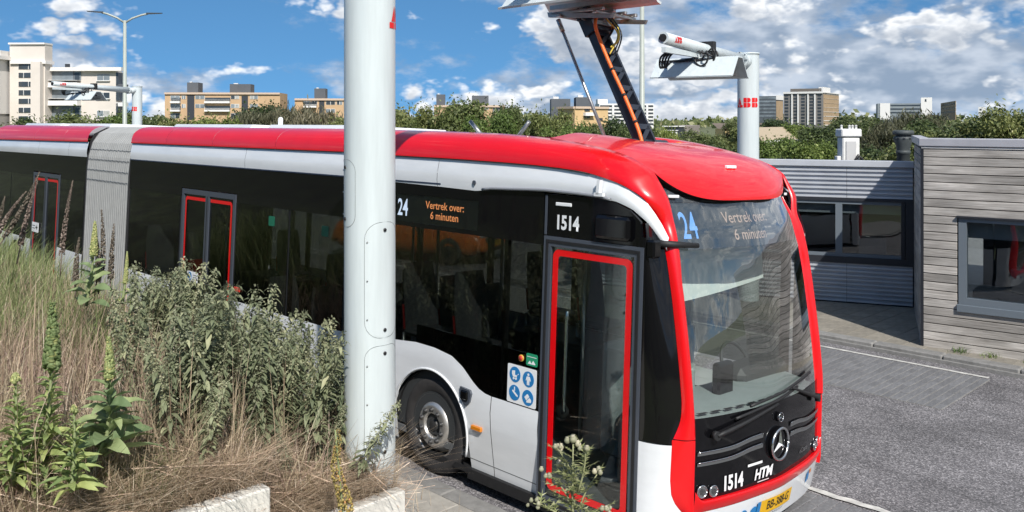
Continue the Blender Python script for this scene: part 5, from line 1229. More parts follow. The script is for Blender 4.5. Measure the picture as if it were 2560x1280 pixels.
for x0, x1, y in ((1378, 1426, 247), (1440, 1478, 243)):
    p = atY(x0, y, 232); q2 = atY(x1, y, 232); MB().box(p.x-b.C.x, q2.x-b.C.x, 232-b.C.y, 240-b.C.y, b.h-3, p.z).build('roof_housing', bgrey, b.root)
    MB().box(p.x-b.C.x+.6, p.x-b.C.x+2, 233-b.C.y, 234-b.C.y, p.z, p.z+.6).build('roof_cap', bwhite, b.root)
t_ = Block('tower_block', 'white banded tower block behind the straight lamp post', 1498, 1634, 1634, 259, 330, R(-2), bwhite)
for y in range(263, 312, 9): t_.left('window_row', 1500, y, 1633, y+4.5, bglass, .1)
for x in (1530, 1560, 1592, 1615): t_.left('balcony_screen', x, 262, x+5, 312, bwhite, .4)
t_.roofbox('roof_housing', 1497, 1522, 248, bwhite)
t_ = Block('tower_block', 'broad brown brick tower with metal stair fronts behind the tall mast', 1959, 2058, 2097, 232, 300, R(32), mat('tower_grey', (.20, .19, .18), .75, var=.1, vscale=.3))
brk = mat('tower_brick', (.36, .26, .16), .8, var=.1, vscale=.4); t_.right('brick_end', 2058.5, 234, 2096.5, 315, brk, .1)
for y in range(235, 315, 11): t_.right('floor_band', 2058.5, y, 2096.5, y+1.5, bwhite, .2)
for y in range(236, 312, 8):
    for x in (1962, 1984, 2003, 2024, 2044): t_.left('window', x, y, x+9, y+4.5, bglass, .1)
for x in (1979, 1994, 2019, 2036): t_.left('stair_rail', x, 236, x+3, 312, bwhite, .5)
t_.left('roof_edge', 1958, 230, 2058, 234, bwhite, .5); t_.right('roof_edge', 2058, 230, 2097.5, 234, bwhite, .5)
t_.roofbox('roof_storey', 1974, 2052, 222, mat('tower_brown', (.16, .14, .12), .7), 1, 8); t_.roofbox('roof_frame', 2045, 2056, 218, bwhite, 1, 12)
t_ = Block('tower_block', 'grey glazed tower block just right of the tall mast', 1890, 1940, 1958, 240, 340, R(32), mat('tower_bluegrey', (.10, .115, .13), .6, var=.2, vscale=.3)); t_.right('brick_end', 1940.5, 252, 1957, 300, brk, .1)
for y in range(243, 290, 9): t_.left('window_row', 1892, y, 1939, y+4, bglass2, .1)
t_.right('roof_frame', 1940, 238, 1958, 250, bwhite, .3)
t_ = Block('tower_block', 'long white flat block with taller stair core above the trees', 2194, 2330, 2390, 258, 360, R(20), mat('flat_bluegrey', (.22, .25, .27), .7, var=.08, vscale=.2))
t_.left('white_end', 2200, 258, 2225, 300, bwhite, .2); t_.left('stair_core', 2302, 244, 2330, 300, bwhite, .4); t_.left('stair_window', 2312, 248, 2316, 254, bglass, .5)
t_.right('brick_end', 2352, 258, 2389, 300, brk, .15)
for y in (262, 271, 280): t_.left('window_row', 2226, y, 2300, y+3, bglass, .1); t_.right('floor_band', 2352, y, 2389, y+2, bwhite, .25)
t_ = Block('tower_block', 'small white block end showing over the bushes at far right', 2446, 2462, 2482, 267, 380, R(30), bwhite); t_.left('window', 2449, 272, 2454, 276, bglass, .1)
# low houses
h1 = Block('terraced_house', 'low white and grey terraced houses beyond the bushes', 1655, 1712, 1750, 316, 150, R(15), mat('house_brick', (.28, .24, .21), .8, var=.1, vscale=.5), cat='house')
h1.left('roof_edge', 1655, 314.5, 1712, 317, bwhite, .4); h1.left('window_row', 1658, 318, 1695, 325, bglass, .1); h1.left('balcony_front', 1656, 325, 1696, 327, bwhite, .3); h1.left('gable', 1694, 321, 1712, 345, bdark, .2)
for x in (1665, 1676, 1688): h1.left('window', x, 330, x+6, 339, bwhite, .15)
h1.right('window', 1716, 327, 1722, 333, bwhite, .2)
h2 = Block('house', 'tan gabled house with brown tiled roof left of the tall mast', 1788, 1813, 1850, 322, 110, R(70), mat('house_yellow', (.52, .38, .18), .8, var=.1, vscale=.6), cat='house')
rm = mat('roof_tile_brown', (.13, .105, .085), .8, var=.15, vscale=1.5); M_ = h2.M
MB().add([M_ @ Vector(p) for p in ((-.2, .0, h2.h-.9), (-.2, 9, h2.h-.9), (3, 9, h2.h+.7), (3, 0, h2.h+.7))], [(0, 1, 2, 3)]).build('roof', rm, h2.root)
h3 = Block('house', 'pale gabled house roof showing through bushes right of the mast', 1900, 1925, 1952, 352, 60, R(40), bwhite, cat='house')
MB().add([h3.M @ Vector(p) for p in ((-.6, -.4, h3.h-.8), (-.6, 6, h3.h-.8), (1.6, 6, h3.h+.9), (1.6, -.4, h3.h+.9))], [(0, 1, 2, 3)]).build('roof', mat('roof_tan', (.38, .31, .22), .8), h3.root)
h4 = Block('cupola', 'small white roof turret with finial among the trees', 2180, 2196, 2210, 328, 75, R(45), bwhite, cat='turret')
MB().lathe([(.55, 0), (.35, .18), (.12, .25), (.12, .4), (0, .5)], 10, Matrix.Translation((0, .4, h4.h))).build('finial', bwhite, h4.root)
# ------------------------------------------------------------------ trees and bushes
bark = mat('bark', (.10, .075, .055), .9, var=.3, vscale=8)
leafA = leafmat('bush_leaf', (.075, .10, .028), (.20, .235, .085), (.40, .40, .21))
leafB = leafmat('dark_bush_leaf', (.045, .07, .026), (.14, .175, .065), (.30, .30, .17))
leafC = leafmat('bright_bush_leaf', (.08, .12, .025), (.22, .28, .075), (.38, .42, .16))
leafD = leafmat('grey_shrub_leaf', (.085, .085, .045), (.19, .18, .11), (.30, .27, .19))
def make_tree(w, h, n, leaf, seed, lsz=.20, feather=False):
    """crown filling w x w x h down to near the ground, with trunk and limbs"""
    g = np.random.default_rng(seed); nb = 16 if not feather else 26
    cent = []; rad = []
    for i in range(nb):
        a = g.uniform(0, 2*math.pi); q = math.sqrt(g.uniform(0, 1))*.36*w; zz = g.uniform(.22, .86)*h
        q *= 1.15-.62*max(0, zz/h-.35)
        cent.append((q*math.cos(a), q*math.sin(a), zz)); rad.append(g.uniform(.12, .24)*min(w, h)*(1.1-.35*zz/h))
    cent = np.array(cent); rad = np.array(rad)
    pick = g.choice(nb, n, p=rad**2/np.sum(rad**2)); d = g.normal(size=(n, 3)); d /= np.linalg.norm(d, axis=1)[:, None]
    rr = rad[pick]*(g.uniform(.45, 1.08, n)**.6)
    P = cent[pick]+d*rr[:, None]*np.array([1, 1, .85]); P += g.normal(scale=.05*min(w, h)*.5, size=P.shape)
    # twigs standing proud of the outline
    nt = n//9; i2 = g.integers(0, n, nt); P[i2] += np.abs(g.normal(scale=.045*h, size=(nt, 1)))*np.array([[0, 0, 1.]])+d[i2]*g.uniform(0, .08*w, (nt, 1))
    P[:, 2] = np.clip(P[:, 2], .1, None)
    nrm = d*.6+g.normal(scale=.7, size=(n, 3))+np.array([0, 0, .35]); nrm /= np.linalg.norm(nrm, axis=1)[:, None]
    a1 = np.cross(nrm, g.normal(size=(n, 3))); a1 /= np.linalg.norm(a1, axis=1)[:, None]; a2 = np.cross(nrm, a1)
    if feather: a1 = np.array([0, 0, 1.])+g.normal(scale=.35, size=(n, 3)); a1 /= np.linalg.norm(a1, axis=1)[:, None]; a2 = np.cross(a1, g.normal(size=(n, 3))); a2 /= np.linalg.norm(a2, axis=1)[:, None]
    s = lsz*g.uniform(.6, 1.4, n)[:, None]; e = (.55 if not feather else .16)
    V = np.stack([P-a1*s, P-a2*s*e+nrm*s*.12, P+a1*s, P+a2*s*e+nrm*s*.12], 1).reshape(-1, 3)
    Fc = np.arange(4*n).reshape(n, 4)
    r = np.clip(g.normal(.45, .2, n)+(g.uniform(-.15, .15, nb))[pick], 0, 1); r = np.repeat(r, 4)
    root = bpy.data.objects.new('tree', None)
    cme = fast_mesh('crown', V, Fc, r); cme.materials.append(leaf)
    tb = MB(); tb.tube([(0, 0, -.2), (.03*w, .01*w, h*.25), (.0, .02*w, h*.6)], [.035*h*.6, .026*h*.6, .008*h], 8)
    for i in range(9):
        c = cent[i]; z0 = g.uniform(.12, .5)*h; tb.tube([(.02*w, 0, z0), (c[0]*.5, c[1]*.5, z0*.5+c[2]*.5), tuple(c)], [.012*h, .008*h, .003*h], 5)
    tme = tb.mesh('trunk'); tme.materials.append(bark)
    return cme, tme, w, h
VAR = {}
for k, (w, h, n, lf, ls, fe) in dict(a=(6, 5, 11000, leafA, .105, False), b=(5, 5.5, 10500, leafB, .105, False), c=(6.5, 4.2, 11000, leafC, .10, False), d=(5, 4.6, 9000, leafD, .2, True), e=(7, 4.4, 12000, leafA, .10, False), f=(4.2, 6, 9500, leafB, .10, False)).items():
    VAR[k] = [make_tree(w, h, n, lf, 31+ord(k)*7+q, ls, fe) for q in range(2)]
TREEN = 0
def tree(x, top, wpx, Y, k, label, name='bush', cat='bush', zmin=0):
    global TREEN
    cme, tme, w, h = VAR[k][TREEN % 2]; TREEN += 1
    c = atY(x, 300, Y); hh = (H+(YH-top)/F*Y)*.93; ww = 1.75*wpx/F*Y
    o = empty(name, (c.x, c.y, zmin-.05), (0, 0, random.uniform(0, 6.3)), label=label, cat=cat, group='trees and bushes beyond the bus')
    o.scale = (ww/w, ww/w, (hh-zmin)/h*1.03)
    for nm, me in (('crown', cme), ('trunk', tme)):
        q = bpy.data.objects.new(nm, me); col.objects.link(q); q.parent = o
TL = [  # x, top, width px, distance, kind, label
 (28, 300, 150, 60, 'a', 'low bush in front of the pale apartment building wing'), (120, 285, 130, 58, 'e', 'rounded bush under the stair tower windows'),
 (205, 272, 150, 55, 'a', 'green bush under the balconies of the pale building'), (282, 280, 110, 57, 'c', 'bright bush below the distant mast hood'), (325, 262, 80, 62, 'b', 'dark bush between lamp post and distant mast'),
 (385, 282, 120, 54, 'a', 'bush right of the distant mast'), (460, 284, 150, 52, 'e', 'low bush before the left half of the brown block'), (545, 286, 130, 50, 'c', 'low bright bush behind the white roof antenna'),
 (600, 276, 110, 54, 'd', 'grey feathery shrub before the brown block'), (652, 240, 95, 58, 'b', 'tall dark bush hiding the end of the brown block'), (690, 268, 120, 52, 'd', 'grey feathery shrub beside the tall dark bush'),
 (760, 262, 130, 50, 'd', 'grey feathery shrub before the single housing block'), (820, 268, 120, 48, 'd', 'grey twiggy shrub left of the near mast'), (850, 282, 120, 45, 'a', 'green bush touching the left edge of the near mast'),
 (930, 262, 160, 48, 'a', 'bush behind the near mast'), (1015, 252, 130, 47, 'e', 'broad green bush right of the near mast'), (1090, 246, 120, 46, 'a', 'green bush under the first roof housing'), (1165, 236, 130, 46, 'a', 'tall green bush covering the brown block'),
 (1232, 268, 110, 44, 'c', 'bright bush behind the roof strut'), (1272, 240, 70, 48, 'f', 'pointed dark bush right of the hidden block'), (1320, 262, 110, 46, 'a', 'green bush before the dark roof housings'), (1375, 268, 110, 44, 'e', 'green bush beside the tan block'),
 (1415, 296, 90, 40, 'c', 'low bright bush at the foot of the guide rod'), (1468, 296, 90, 42, 'a', 'bush in front of the tan block'), (1535, 278, 90, 46, 'b', 'dark bush behind the pantograph arm'), (1600, 300, 110, 42, 'a', 'bush at the foot of the straight lamp post'),
 (1652, 306, 70, 44, 'c', 'bright bush right of the pantograph'), (1700, 340, 120, 40, 'a', 'low bush before the terraced houses'), (1755, 318, 90, 60, 'a', 'bush between terraced houses and tan house'), (1790, 346, 130, 36, 'b', 'dark low bush below the tan house'),
 (1823, 294, 48, 95, 'b', 'dark round tree left of the tall mast'), (1862, 312, 80, 70, 'a', 'bush behind the tall mast'), (1926, 286, 90, 75, 'b', 'dark tree under the grey glazed tower'), (1990, 304, 110, 66, 'c', 'bright tree before the brick tower'), (1945, 330, 110, 42, 'c', 'bright bush behind the pavilion roof edge'),
 (2055, 304, 90, 62, 'b', 'dark tree at the corner of the brick tower'), (2040, 340, 130, 36, 'c', 'bright low bush left of the rooftop unit'), (2140, 276, 110, 70, 'b', 'rounded dark tree between the towers'), (2100, 330, 120, 40, 'a', 'bush behind the rooftop unit'),
 (2215, 300, 110, 52, 'd', 'grey feathery tree before the long white block'), (2260, 272, 120, 55, 'd', 'tall grey green willow before the stair core'), (2180, 345, 120, 32, 'b', 'dark bush behind the flue'), (2225, 338, 120, 30, 'a', 'green bush left of the flue'),
 (2340, 278, 130, 42, 'b', 'dark leafy bush above the timber pavilion corner'), (2410, 282, 140, 40, 'a', 'green bush above the timber pavilion'), (2480, 272, 140, 40, 'b', 'dark bush above the pavilion window'), (2550, 252, 150, 38, 'a', 'tall bush at the edge above the timber pavilion'), (2630, 250, 160, 38, 'b', 'dark bush past the timber pavilion'), (2300, 320, 110, 30, 'b', 'dark bush right behind the flue cowl')]
for a in TL: tree(*a)
# woods on the horizon
def far_wood():
    g = np.random.default_rng(5); n = 9000
    x = g.uniform(-420, 420, n); y = g.uniform(380, 520, n); hmax = 5.2+1.6*np.sin(x*.05)+1.2*np.sin(x*.13+1); z = g.uniform(.2, 1, n)*hmax
    P = np.c_[x, y, z]; nrm = g.normal(size=(n, 3))+np.array([0, -1, .5]); nrm /= np.linalg.norm(nrm, axis=1)[:, None]
    a1 = np.cross(nrm, g.normal(size=(n, 3))); a1 /= np.linalg.norm(a1, axis=1)[:, None]; a2 = np.cross(nrm, a1); s = g.uniform(.8, 2.0, (n, 1))
    V = np.stack([P-a1*s, P-a2*s*.6, P+a1*s, P+a2*s*.6], 1).reshape(-1, 3)
    link('woodland', fast_mesh('woodland', V, np.arange(4*n).reshape(n, 4), np.repeat(g.uniform(0, 1, n), 4)), leafB, None, label='dark belt of distant woodland along the horizon', cat='woodland', kind='stuff')
far_wood()

# ------------------------------------------------------------------ weeds on the mound
def proj(P): return CX+F*P[..., 0]/P[..., 1], YH-F*(P[..., 2]-H)/P[..., 1]
def mound_pt(l, t):
    z = mound_h(l, t); return np.c_[P0.x+NV.x*l+DV.x*t, P0.y+NV.y*l+DV.y*t, z]
def blades(B, hgt, wid, lean, g, seg=3, heads=0.):
    n = len(B); a = g.uniform(0, 2*math.pi, n); ld = np.c_[np.cos(a), np.sin(a), np.zeros(n)]; b = a+g.uniform(.6, 2.5, n); wd = np.c_[np.cos(b), np.sin(b), np.zeros(n)]
    lv = []; 
    for k in range(seg+1):
        s = k/seg; c = B+np.c_[np.zeros(n), np.zeros(n), hgt*s*(1-.35*np.minimum(1, lean)*s)]+ld*(lean*hgt*s**1.8)[:, None]
        w = wid*(1-.85*s**1.5)
        if heads and k == seg-1: w = w*(1+heads*(g.uniform(0, 1, n) < .5))
        lv += [c-wd*w[:, None], c+wd*w[:, None]]
    V = np.stack(lv, 1).reshape(-1, 3); m = 2*(seg+1); o = (np.arange(n)*m)[:, None, None]
    q = np.array([[2*k, 2*k+1, 2*k+3, 2*k+2] for k in range(seg)])[None]
    return V, (o+q).reshape(-1, 4), np.repeat(np.clip(g.normal(.5, .25, n), 0, 1), m)
def grass(name, label, n, lr, tr, hr, wr, leanr, material, seed, keep=None, seg=3, heads=0.):
    g = np.random.default_rng(seed); l = g.uniform(*lr, n); t = g.uniform(*tr, n); B = mound_pt(l, t)
    x, y = proj(B); ok = (x > -160) & (x < 1040) & (y < 1560) & (B[:, 1] > 2)
    if keep is not None: ok &= keep(l, t, x, y, g)
    B = B[ok]; m = len(B); V, Fc, r = blades(B, g.uniform(*hr, m), g.uniform(*wr, m), g.uniform(*leanr, m), g, seg, heads)
    return link(name, fast_mesh(name, V, Fc, r), material, None, label=label, cat='grass', kind='stuff')
straw = leafmat('straw', (.24, .175, .115), (.58, .46, .32), (.78, .68, .52), .2, .7)
russet = leafmat('russet_grass', (.18, .125, .095), (.40, .30, .23), (.60, .49, .39), .2, .7)
green = leafmat('green_grass', (.13, .17, .05), (.36, .40, .17), (.60, .60, .36), .3, .6)
lush = leafmat('lush_grass', (.045, .085, .02), (.14, .23, .055), (.25, .32, .10), .3, .55)
clump = lambda l, t, f, ph: np.sin(l*f+ph)*np.sin(t*f*.8+ph*2)+.4*np.sin(l*f*2.3+t*f*1.7)
grass('dry_grass', 'tangled straw coloured dry grass covering the mound', 46000, (-6, -1.3), (-1.2, 5.5), (.30, .80), (.0020, .0044), (.08, .75), straw, 11, lambda l, t, x, y, g: (clump(l, t, 2.6, .7) > g.normal(-.35, .4, len(l))) & ((t < 1.0) | (g.uniform(0, 1, len(l)) < .45)))
grass('russet_grass', 'reddish brown seeding grass among the weeds on the mound', 26000, (-6, -1.1), (-1.2, 4.5), (.30, .72), (.0018, .0038), (.1, .7), russet, 12, lambda l, t, x, y, g: (clump(l, t, 2.2, 3.1) > g.normal(.0, .4, len(l))) & ((x < 480) | (g.uniform(0, 1, len(l)) < .25)), heads=1.2)
grass('green_grass', 'tall pale green grass on the left crest of the mound', 30000, (-7, -1.5), (.9, 9), (.45, .95), (.0022, .0045), (.15, .7), green, 13, lambda l, t, x, y, g: (x < 430-.0*y) & (g.uniform(0, 1, len(l)) < np.clip((430-x)/260, 0, 1)), heads=.8)
grass('lush_grass', 'fresh green grass tuft at the lower edge of the mound', 5200, (-4.1, -2.6), (-1.2, -.75), (.18, .40), (.002, .004), (.25, .9), lush, 14, lambda l, t, x, y, g: (x > 90) & (x < 430) & (clump(l, t, 4, 0) > g.normal(-.1, .4, len(l))))
grass('straw_fringe', 'dry grass hanging over the white retaining blocks', 5200, (-4.4, -1.5), (-1.24, -1.0), (.25, .55), (.0014, .003), (.7, 1.7), straw, 15)
grass('russet_tuft', 'reddish grass tuft at the foot of the near mast', 2600, (-1.85, -1.3), (-1.22, -.5), (.15, .34), (.0014, .0028), (.4, 1.3), russet, 16)
grass('tall_dry_stems', 'tall thin dead stems standing among the nettles', 900, (-5, -1.4), (-1.1, 3), (.6, 1.15), (.0016, .003), (.03, .35), straw, 17, heads=1.0)
def litter():
    """fallen stalks lying every way"""
    g = np.random.default_rng(3); n = 5200; l = g.uniform(-5, -1.15, n); t = g.uniform(-1.2, 1.6, n); B = mound_pt(l, t); B[:, 2] += g.uniform(.02, .28, n)
    a = g.uniform(0, 6.28, n); d = np.c_[np.cos(a), np.sin(a), g.uniform(-.25, .35, n)]*g.uniform(.12, .42, (n, 1)); w = np.c_[-np.sin(a), np.cos(a), g.uniform(-1, 1, n)]*g.uniform(.0012, .0026, (n, 1))
    V = np.stack([B-d-w, B-d+w, B+d+w*.5, B+d-w*.5], 1).reshape(-1, 3)
    link('fallen_stalks', fast_mesh('fallen_stalks', V, np.arange(4*n).reshape(n, 4), np.repeat(g.uniform(.3, 1, n), 4)), straw, None, label='bleached fallen stalks lying in the dry grass', cat='grass', kind='stuff')
litter()

# nettles
netm = leafmat('nettle_leaf', (.095, .115, .06), (.26, .285, .165), (.42, .42, .25), .25, .6); nets = mat('nettle_stem', (.14, .15, .09), .7, var=.2, vscale=30); tassel = leafmat('nettle_flower', (.16, .18, .10), (.30, .31, .20), None, .2, .7)
def leaf_verts(P, d, up, L_, Wd, droop):
    """one ovate leaf folded on its midrib: 2 x 3 quads; returns 12 verts, 6 quads"""
    side = d.cross(up).normalized(); V = []
    prof = ((0, .12), (.3, 1), (.65, .72), (1, .02))
    for s, w in prof:
        c = P+d*(L_*s)-Vector((0, 0, droop*L_*s*s)); V += [c-side*(Wd*w)+up*(Wd*.25*w), c, c+side*(Wd*w)+up*(Wd*.25*w)]
    Fq = []
    for i in range(3): Fq += [(3*i, 3*i+1, 3*i+4, 3*i+3), (3*i+1, 3*i+2, 3*i+5, 3*i+4)]
    return V, Fq
def make_nettle(seed, h):
    g = random.Random(seed); lean = Vector((g.uniform(-.12, .12), g.uniform(-.12, .12), 1)); V = []; Fq = []; rr = []; TV = []; TF = []; tr = []
    bend = Vector((g.uniform(-.15, .15), g.uniform(-.15, .15), 0)); path = lambda s: lean*(h*s)+bend*(h*s*s)
    nodes = 22
    def add(P, d, L_, Wd, dr, r):
        v, f = leaf_verts(P, d.normalized(), Vector((0, 0, 1)), L_, Wd, dr); o = len(V); V.extend(v); Fq.extend([tuple(i+o for i in q) for q in f]); rr.extend([r]*len(v))
    for i in range(nodes):
        s = .34+.66*i/(nodes-1); P = path(s); a = (math.pi/2 if i % 2 else 0)+g.uniform(-.4, .4); sz = (.095-.05*((s-.34)/.66)**1.5)*g.uniform(.75, 1.25)
        for q in (0, math.pi):
            d = Vector((math.cos(a+q), math.sin(a+q), g.uniform(-.25, .25))); st = P+d*.018; add(st, d, sz, sz*.21, g.uniform(.35, .9), min(1, max(0, g.gauss(.35+.3*s, .18))))
            if s < .85:
                for _ in range(2): d2 = d+Vector((g.uniform(-.6, .6), g.uniform(-.6, .6), .2)); add(P+d*g.uniform(.02, .06)+Vector((0, 0, g.uniform(-.03, .03))), d2, sz*.62, sz*.17, g.uniform(.3, .9), min(1, max(0, g.gauss(.45, .2))))
            if s > .55:
                for _ in range(13):
                    p = P+Vector((math.cos(a+q+g.uniform(-.6, .6)), math.sin(a+q+g.uniform(-.6, .6)), 0))*g.uniform(.004, .062)*(1.35-s)*1.6+Vector((0, 0, g.uniform(-.03, .035))); e = g.uniform(.006, .013); u = Vector((g.gauss(0, 1), g.gauss(0, 1), g.gauss(0, 1))).normalized()*e; w = u.orthogonal().normalized()*e*.7
                    o = len(TV); TV.extend([p-u, p-w, p+u, p+w]); TF.append((o, o+1, o+2, o+3)); tr.extend([g.random()]*4)
    lm = fast_mesh('nettle_leaves', np.array(V), np.array(Fq), np.array(rr), smooth=True); lm.materials.append(netm)
    tm = fast_mesh('nettle_tassels', np.array(TV), np.array(TF), np.array(tr)); tm.materials.append(tassel)
    sm = MB().tube([path(k/8) for k in range(9)], [.006-.0005*k for k in range(9)], 5).mesh('nettle_stem'); sm.materials.append(nets)
    return lm, tm, sm
NV_ = [make_nettle(50+k, 1.0) for k in range(7)]
def nettle(pos, h, rot, label, tilt=(0, 0), k=None):
    lm, tm, sm = NV_[(k if k is not None else random.randrange(7))]
    o = empty('nettle_plant', pos, (tilt[0], tilt[1], rot), label=label, cat='nettle', group='nettles on the mound'); o.scale = (h*1.05,)*3
    for nm, me in (('leaves', lm), ('flower_tassels', tm), ('stem', sm)):
        q = bpy.data.objects.new(nm, me); col.objects.link(q); q.parent = o
        if nm != 'stem': q['kind'] = 'stuff'
g = np.random.default_rng(21); done = 0; tries = 0; placed = []
TOPX = [300, 360, 435, 462, 505, 525, 560, 640, 700, 760, 800, 850, 880]; TOPY = [690, 665, 660, 705, 705, 655, 690, 700, 720, 770, 790, 850, 930]   # tops of the nettle clump seen against the bus
while done < 122 and tries < 9000:
    tries += 1; l = g.uniform(-3.5, -1.22); t = g.uniform(-.95, 3.2); B = mound_pt(np.array([l]), np.array([t]))[0]
    x = CX+F*B[0]/B[1]
    if not (330 < x < 862): continue
    if any(math.dist((l, t), p) < .105 for p in placed): continue
    ylim = np.interp(x, TOPX, TOPY)+g.uniform(-8, 45); zt = H-(ylim-YH)/F*B[1]; h = zt-B[2]
    yb = YH+F*(H-B[2])/B[1]
    if h < .45: continue
    h = min(h, g.uniform(.85, 1.2))
    ytop = YH+F*(H-B[2]-h)/B[1]
    if ytop > np.interp(x, [330, 560, 860], [800, 930, 1000]) or (x < 430 and g.uniform() < .45): continue
    placed.append((l, t)); nettle(tuple(B), h, g.uniform(0, 6.28), ('grey green nettle at the left end of the clump towards the bellows' if x < 430 else 'grey green nettle of the clump in front of the middle bus door' if x < 600 else 'grey green nettle of the clump in front of the white bus skirt' if x < 750 else 'grey green nettle of the clump just left of the near mast'), (g.uniform(-.12, .12), g.uniform(-.12, .12))); done += 1
extra = 0
while extra < 52 and tries < 16000:
    tries += 1; l = g.uniform(-3.3, -1.45); t = g.uniform(-.98, .35); B = mound_pt(np.array([l]), np.array([t]))[0]; x = CX+F*B[0]/B[1]
    if not (380 < x < 850) or any(math.dist((l, t), p) < .10 for p in placed): continue
    placed.append((l, t)); extra += 1; nettle(tuple(B), g.uniform(.45, .78), g.uniform(0, 6.28), 'short nettle along the front edge of the nettle clump', (g.uniform(-.25, .25), g.uniform(-.25, .25)))
B = mound_pt(np.array([-1.74]), np.array([-1.08]))[0]; nettle(tuple(B), .80, 0, 'single nettle leaning across the near mast', (R(-4), R(20)), 2)
B = mound_pt(np.array([-1.64]), np.array([-1.12]))[0]; nettle(tuple(B), .46, 2, 'short nettle at the foot of the near mast', (R(-6), R(32)), 4)

# mulleins
mulm = leafmat('mullein_leaf', (.18, .24, .07), (.36, .43, .17), (.48, .52, .26), .3, .65); mulg = leafmat('mullein_green_leaf', (.155, .215, .09), (.31, .385, .19), (.43, .5, .28), .3, .65)
mulst = mat('mullein_stem', (.22, .26, .12), .7, var=.15, vscale=20); budm = leafmat('mullein_bud', (.20, .25, .09), (.36, .41, .18), (.50, .47, .18), .2, .7)
deadm = leafmat('dead_spike', (.09, .07, .055), (.22, .175, .14), (.34, .29, .24), .1, .85)
def big_leaf(seed):
    g = random.Random(seed); V = []; n = 9; wv = g.uniform(-.1, .1)
    for i in range(n+1):
        s = i/n; w = .23*math.sin(math.pi*min(1, s*.93+.05))**.75*(1 if s < .97 else .3); zc = .32*s-.55*s*s*g.uniform(.9, 1.05)
        for j in range(5):
            q = j/2-1; V.append((s, q*w, zc+.35*w*abs(q)**1.3+.02*math.sin(9*s+q*3)+wv*q*w))
    me = fast_mesh('leaf', np.array(V), np.array([(i*5+j, i*5+j+1, (i+1)*5+j+1, (i+1)*5+j) for i in range(n) for j in range(4)]), np.repeat(np.clip(np.array([g.gauss(.5, .12) for _ in range(n+1)]), 0, 1), 5), smooth=True); return me
BLV = [big_leaf(k) for k in range(6)]
def spike_mesh(name, P, r0, n, seed, elong=1.0):
    """knobbly flower spike along path P (list of points)"""
    g = np.random.default_rng(seed); P = np.array([tuple(p) for p in P]); s = g.uniform(0, 1, n); idx = s*(len(P)-1); i0 = np.clip(idx.astype(int), 0, len(P)-2); f = (idx-i0)[:, None]
    C = P[i0]*(1-f)+P[i0+1]*f; a = g.uniform(0, 6.28, n); r = r0*(1-.72*s**1.6)
    d = np.c_[np.cos(a), np.sin(a), g.uniform(-.1, .6, n)]; C = C+d*r[:, None]; e = (r*.55)[:, None]*elong
    o = [np.array(v, float) for v in ((1, 0, 0), (-.5, .87, 0), (-.5, -.87, 0), (0, 0, 1.5), (0, 0, -1))]
    V = np.stack([C+e*v for v in o], 1).reshape(-1, 3); b = (np.arange(n)*5)[:, None, None]; q = np.array([[0, 1, 3], [1, 2, 3], [2, 0, 3], [1, 0, 4], [2, 1, 4], [0, 2, 4]])[None]
    return fast_mesh(name, V, (b+q).reshape(-1, 3), np.repeat(g.uniform(0, 1, n), 5))
def mullein(px_top, px_base, Y, label, nleaf, lmax, spike, lm, seed, narrow=None):
    a, b = atY(*px_base, Y), atY(*px_top, Y*1.01); hgt = (b-a).length; g = random.Random(seed)
    o = empty('mullein_plant', a, label=label, cat='mullein', group='mulleins on the mound'); d = b-a
    path = lambda s: d*s+Vector((math.sin(s*2.5), math.cos(s*2.1)-1, 0))*.03*hgt
    me = MB().tube([path(k/10) for k in range(11)], [.014*(1-.06*k) for k in range(11)], 7).mesh('stem'); me.materials.append(mulst)
    q = bpy.data.objects.new('stem', me); col.objects.link(q); q.parent = o
    sm = spike_mesh('flower_spike', [path(1-spike+spike*k/8) for k in range(9)], .034*min(1.2, hgt), int(420*spike/.4), seed); sm.materials.append(budm)
    q = bpy.data.objects.new('flower_spike', sm); col.objects.link(q); q.parent = o
    for i in range(nleaf):
        s = (i/nleaf)**1.1*(1-spike*.75); me = BLV[i % 6]
        if not me.materials: me.materials.append(mulg)
        q = bpy.data.objects.new('leaf', me); col.objects.link(q); q.parent = o; q.location = path(s)
        L_ = lmax*(1-.80*(s/(1-spike*.75)))*g.uniform(.8, 1.15); q.scale = (L_, L_*(narrow if narrow else 1)*g.uniform(.8, 1.15), L_*g.uniform(.6, 1.3))
        q.rotation_euler = (g.uniform(-.5, .5), -R(5+50*s)*g.uniform(.2, 1.5)-R(8), i*2.4+g.uniform(-.3, .3))
        q.material_slots[0].link = 'OBJECT'; q.material_slots[0].material = lm
mullein((134, 752), (96, 1215), 5.3, 'tallest leafy mullein with yellow green spike at the left', 110, .21, .36, mulm, 1, .55)
mullein((272, 838), (262, 1140), 5.4, 'mullein with very large grey green leaves in the dry grass', 44, .32, .36, mulg, 2, .8)
mullein((238, 552), (216, 765), 7.6, 'mullein with pale yellow spike in front of the bellows', 18, .26, .42, mulg, 3)
mullein((40, 930), (30, 1215), 5.1, 'short leafy green plant at the lower left edge', 110, .19, .08, mulm, 4, .45)
mullein((185, 1010), (178, 1230), 5.0, 'short leafy mullein rosette between the two tall ones', 80, .18, .08, mulm, 5, .45)
mullein((318, 628), (305, 760), 7.2, 'small yellow green flowering weed right of the bellows', 10, .10, .6, mulm, 6)
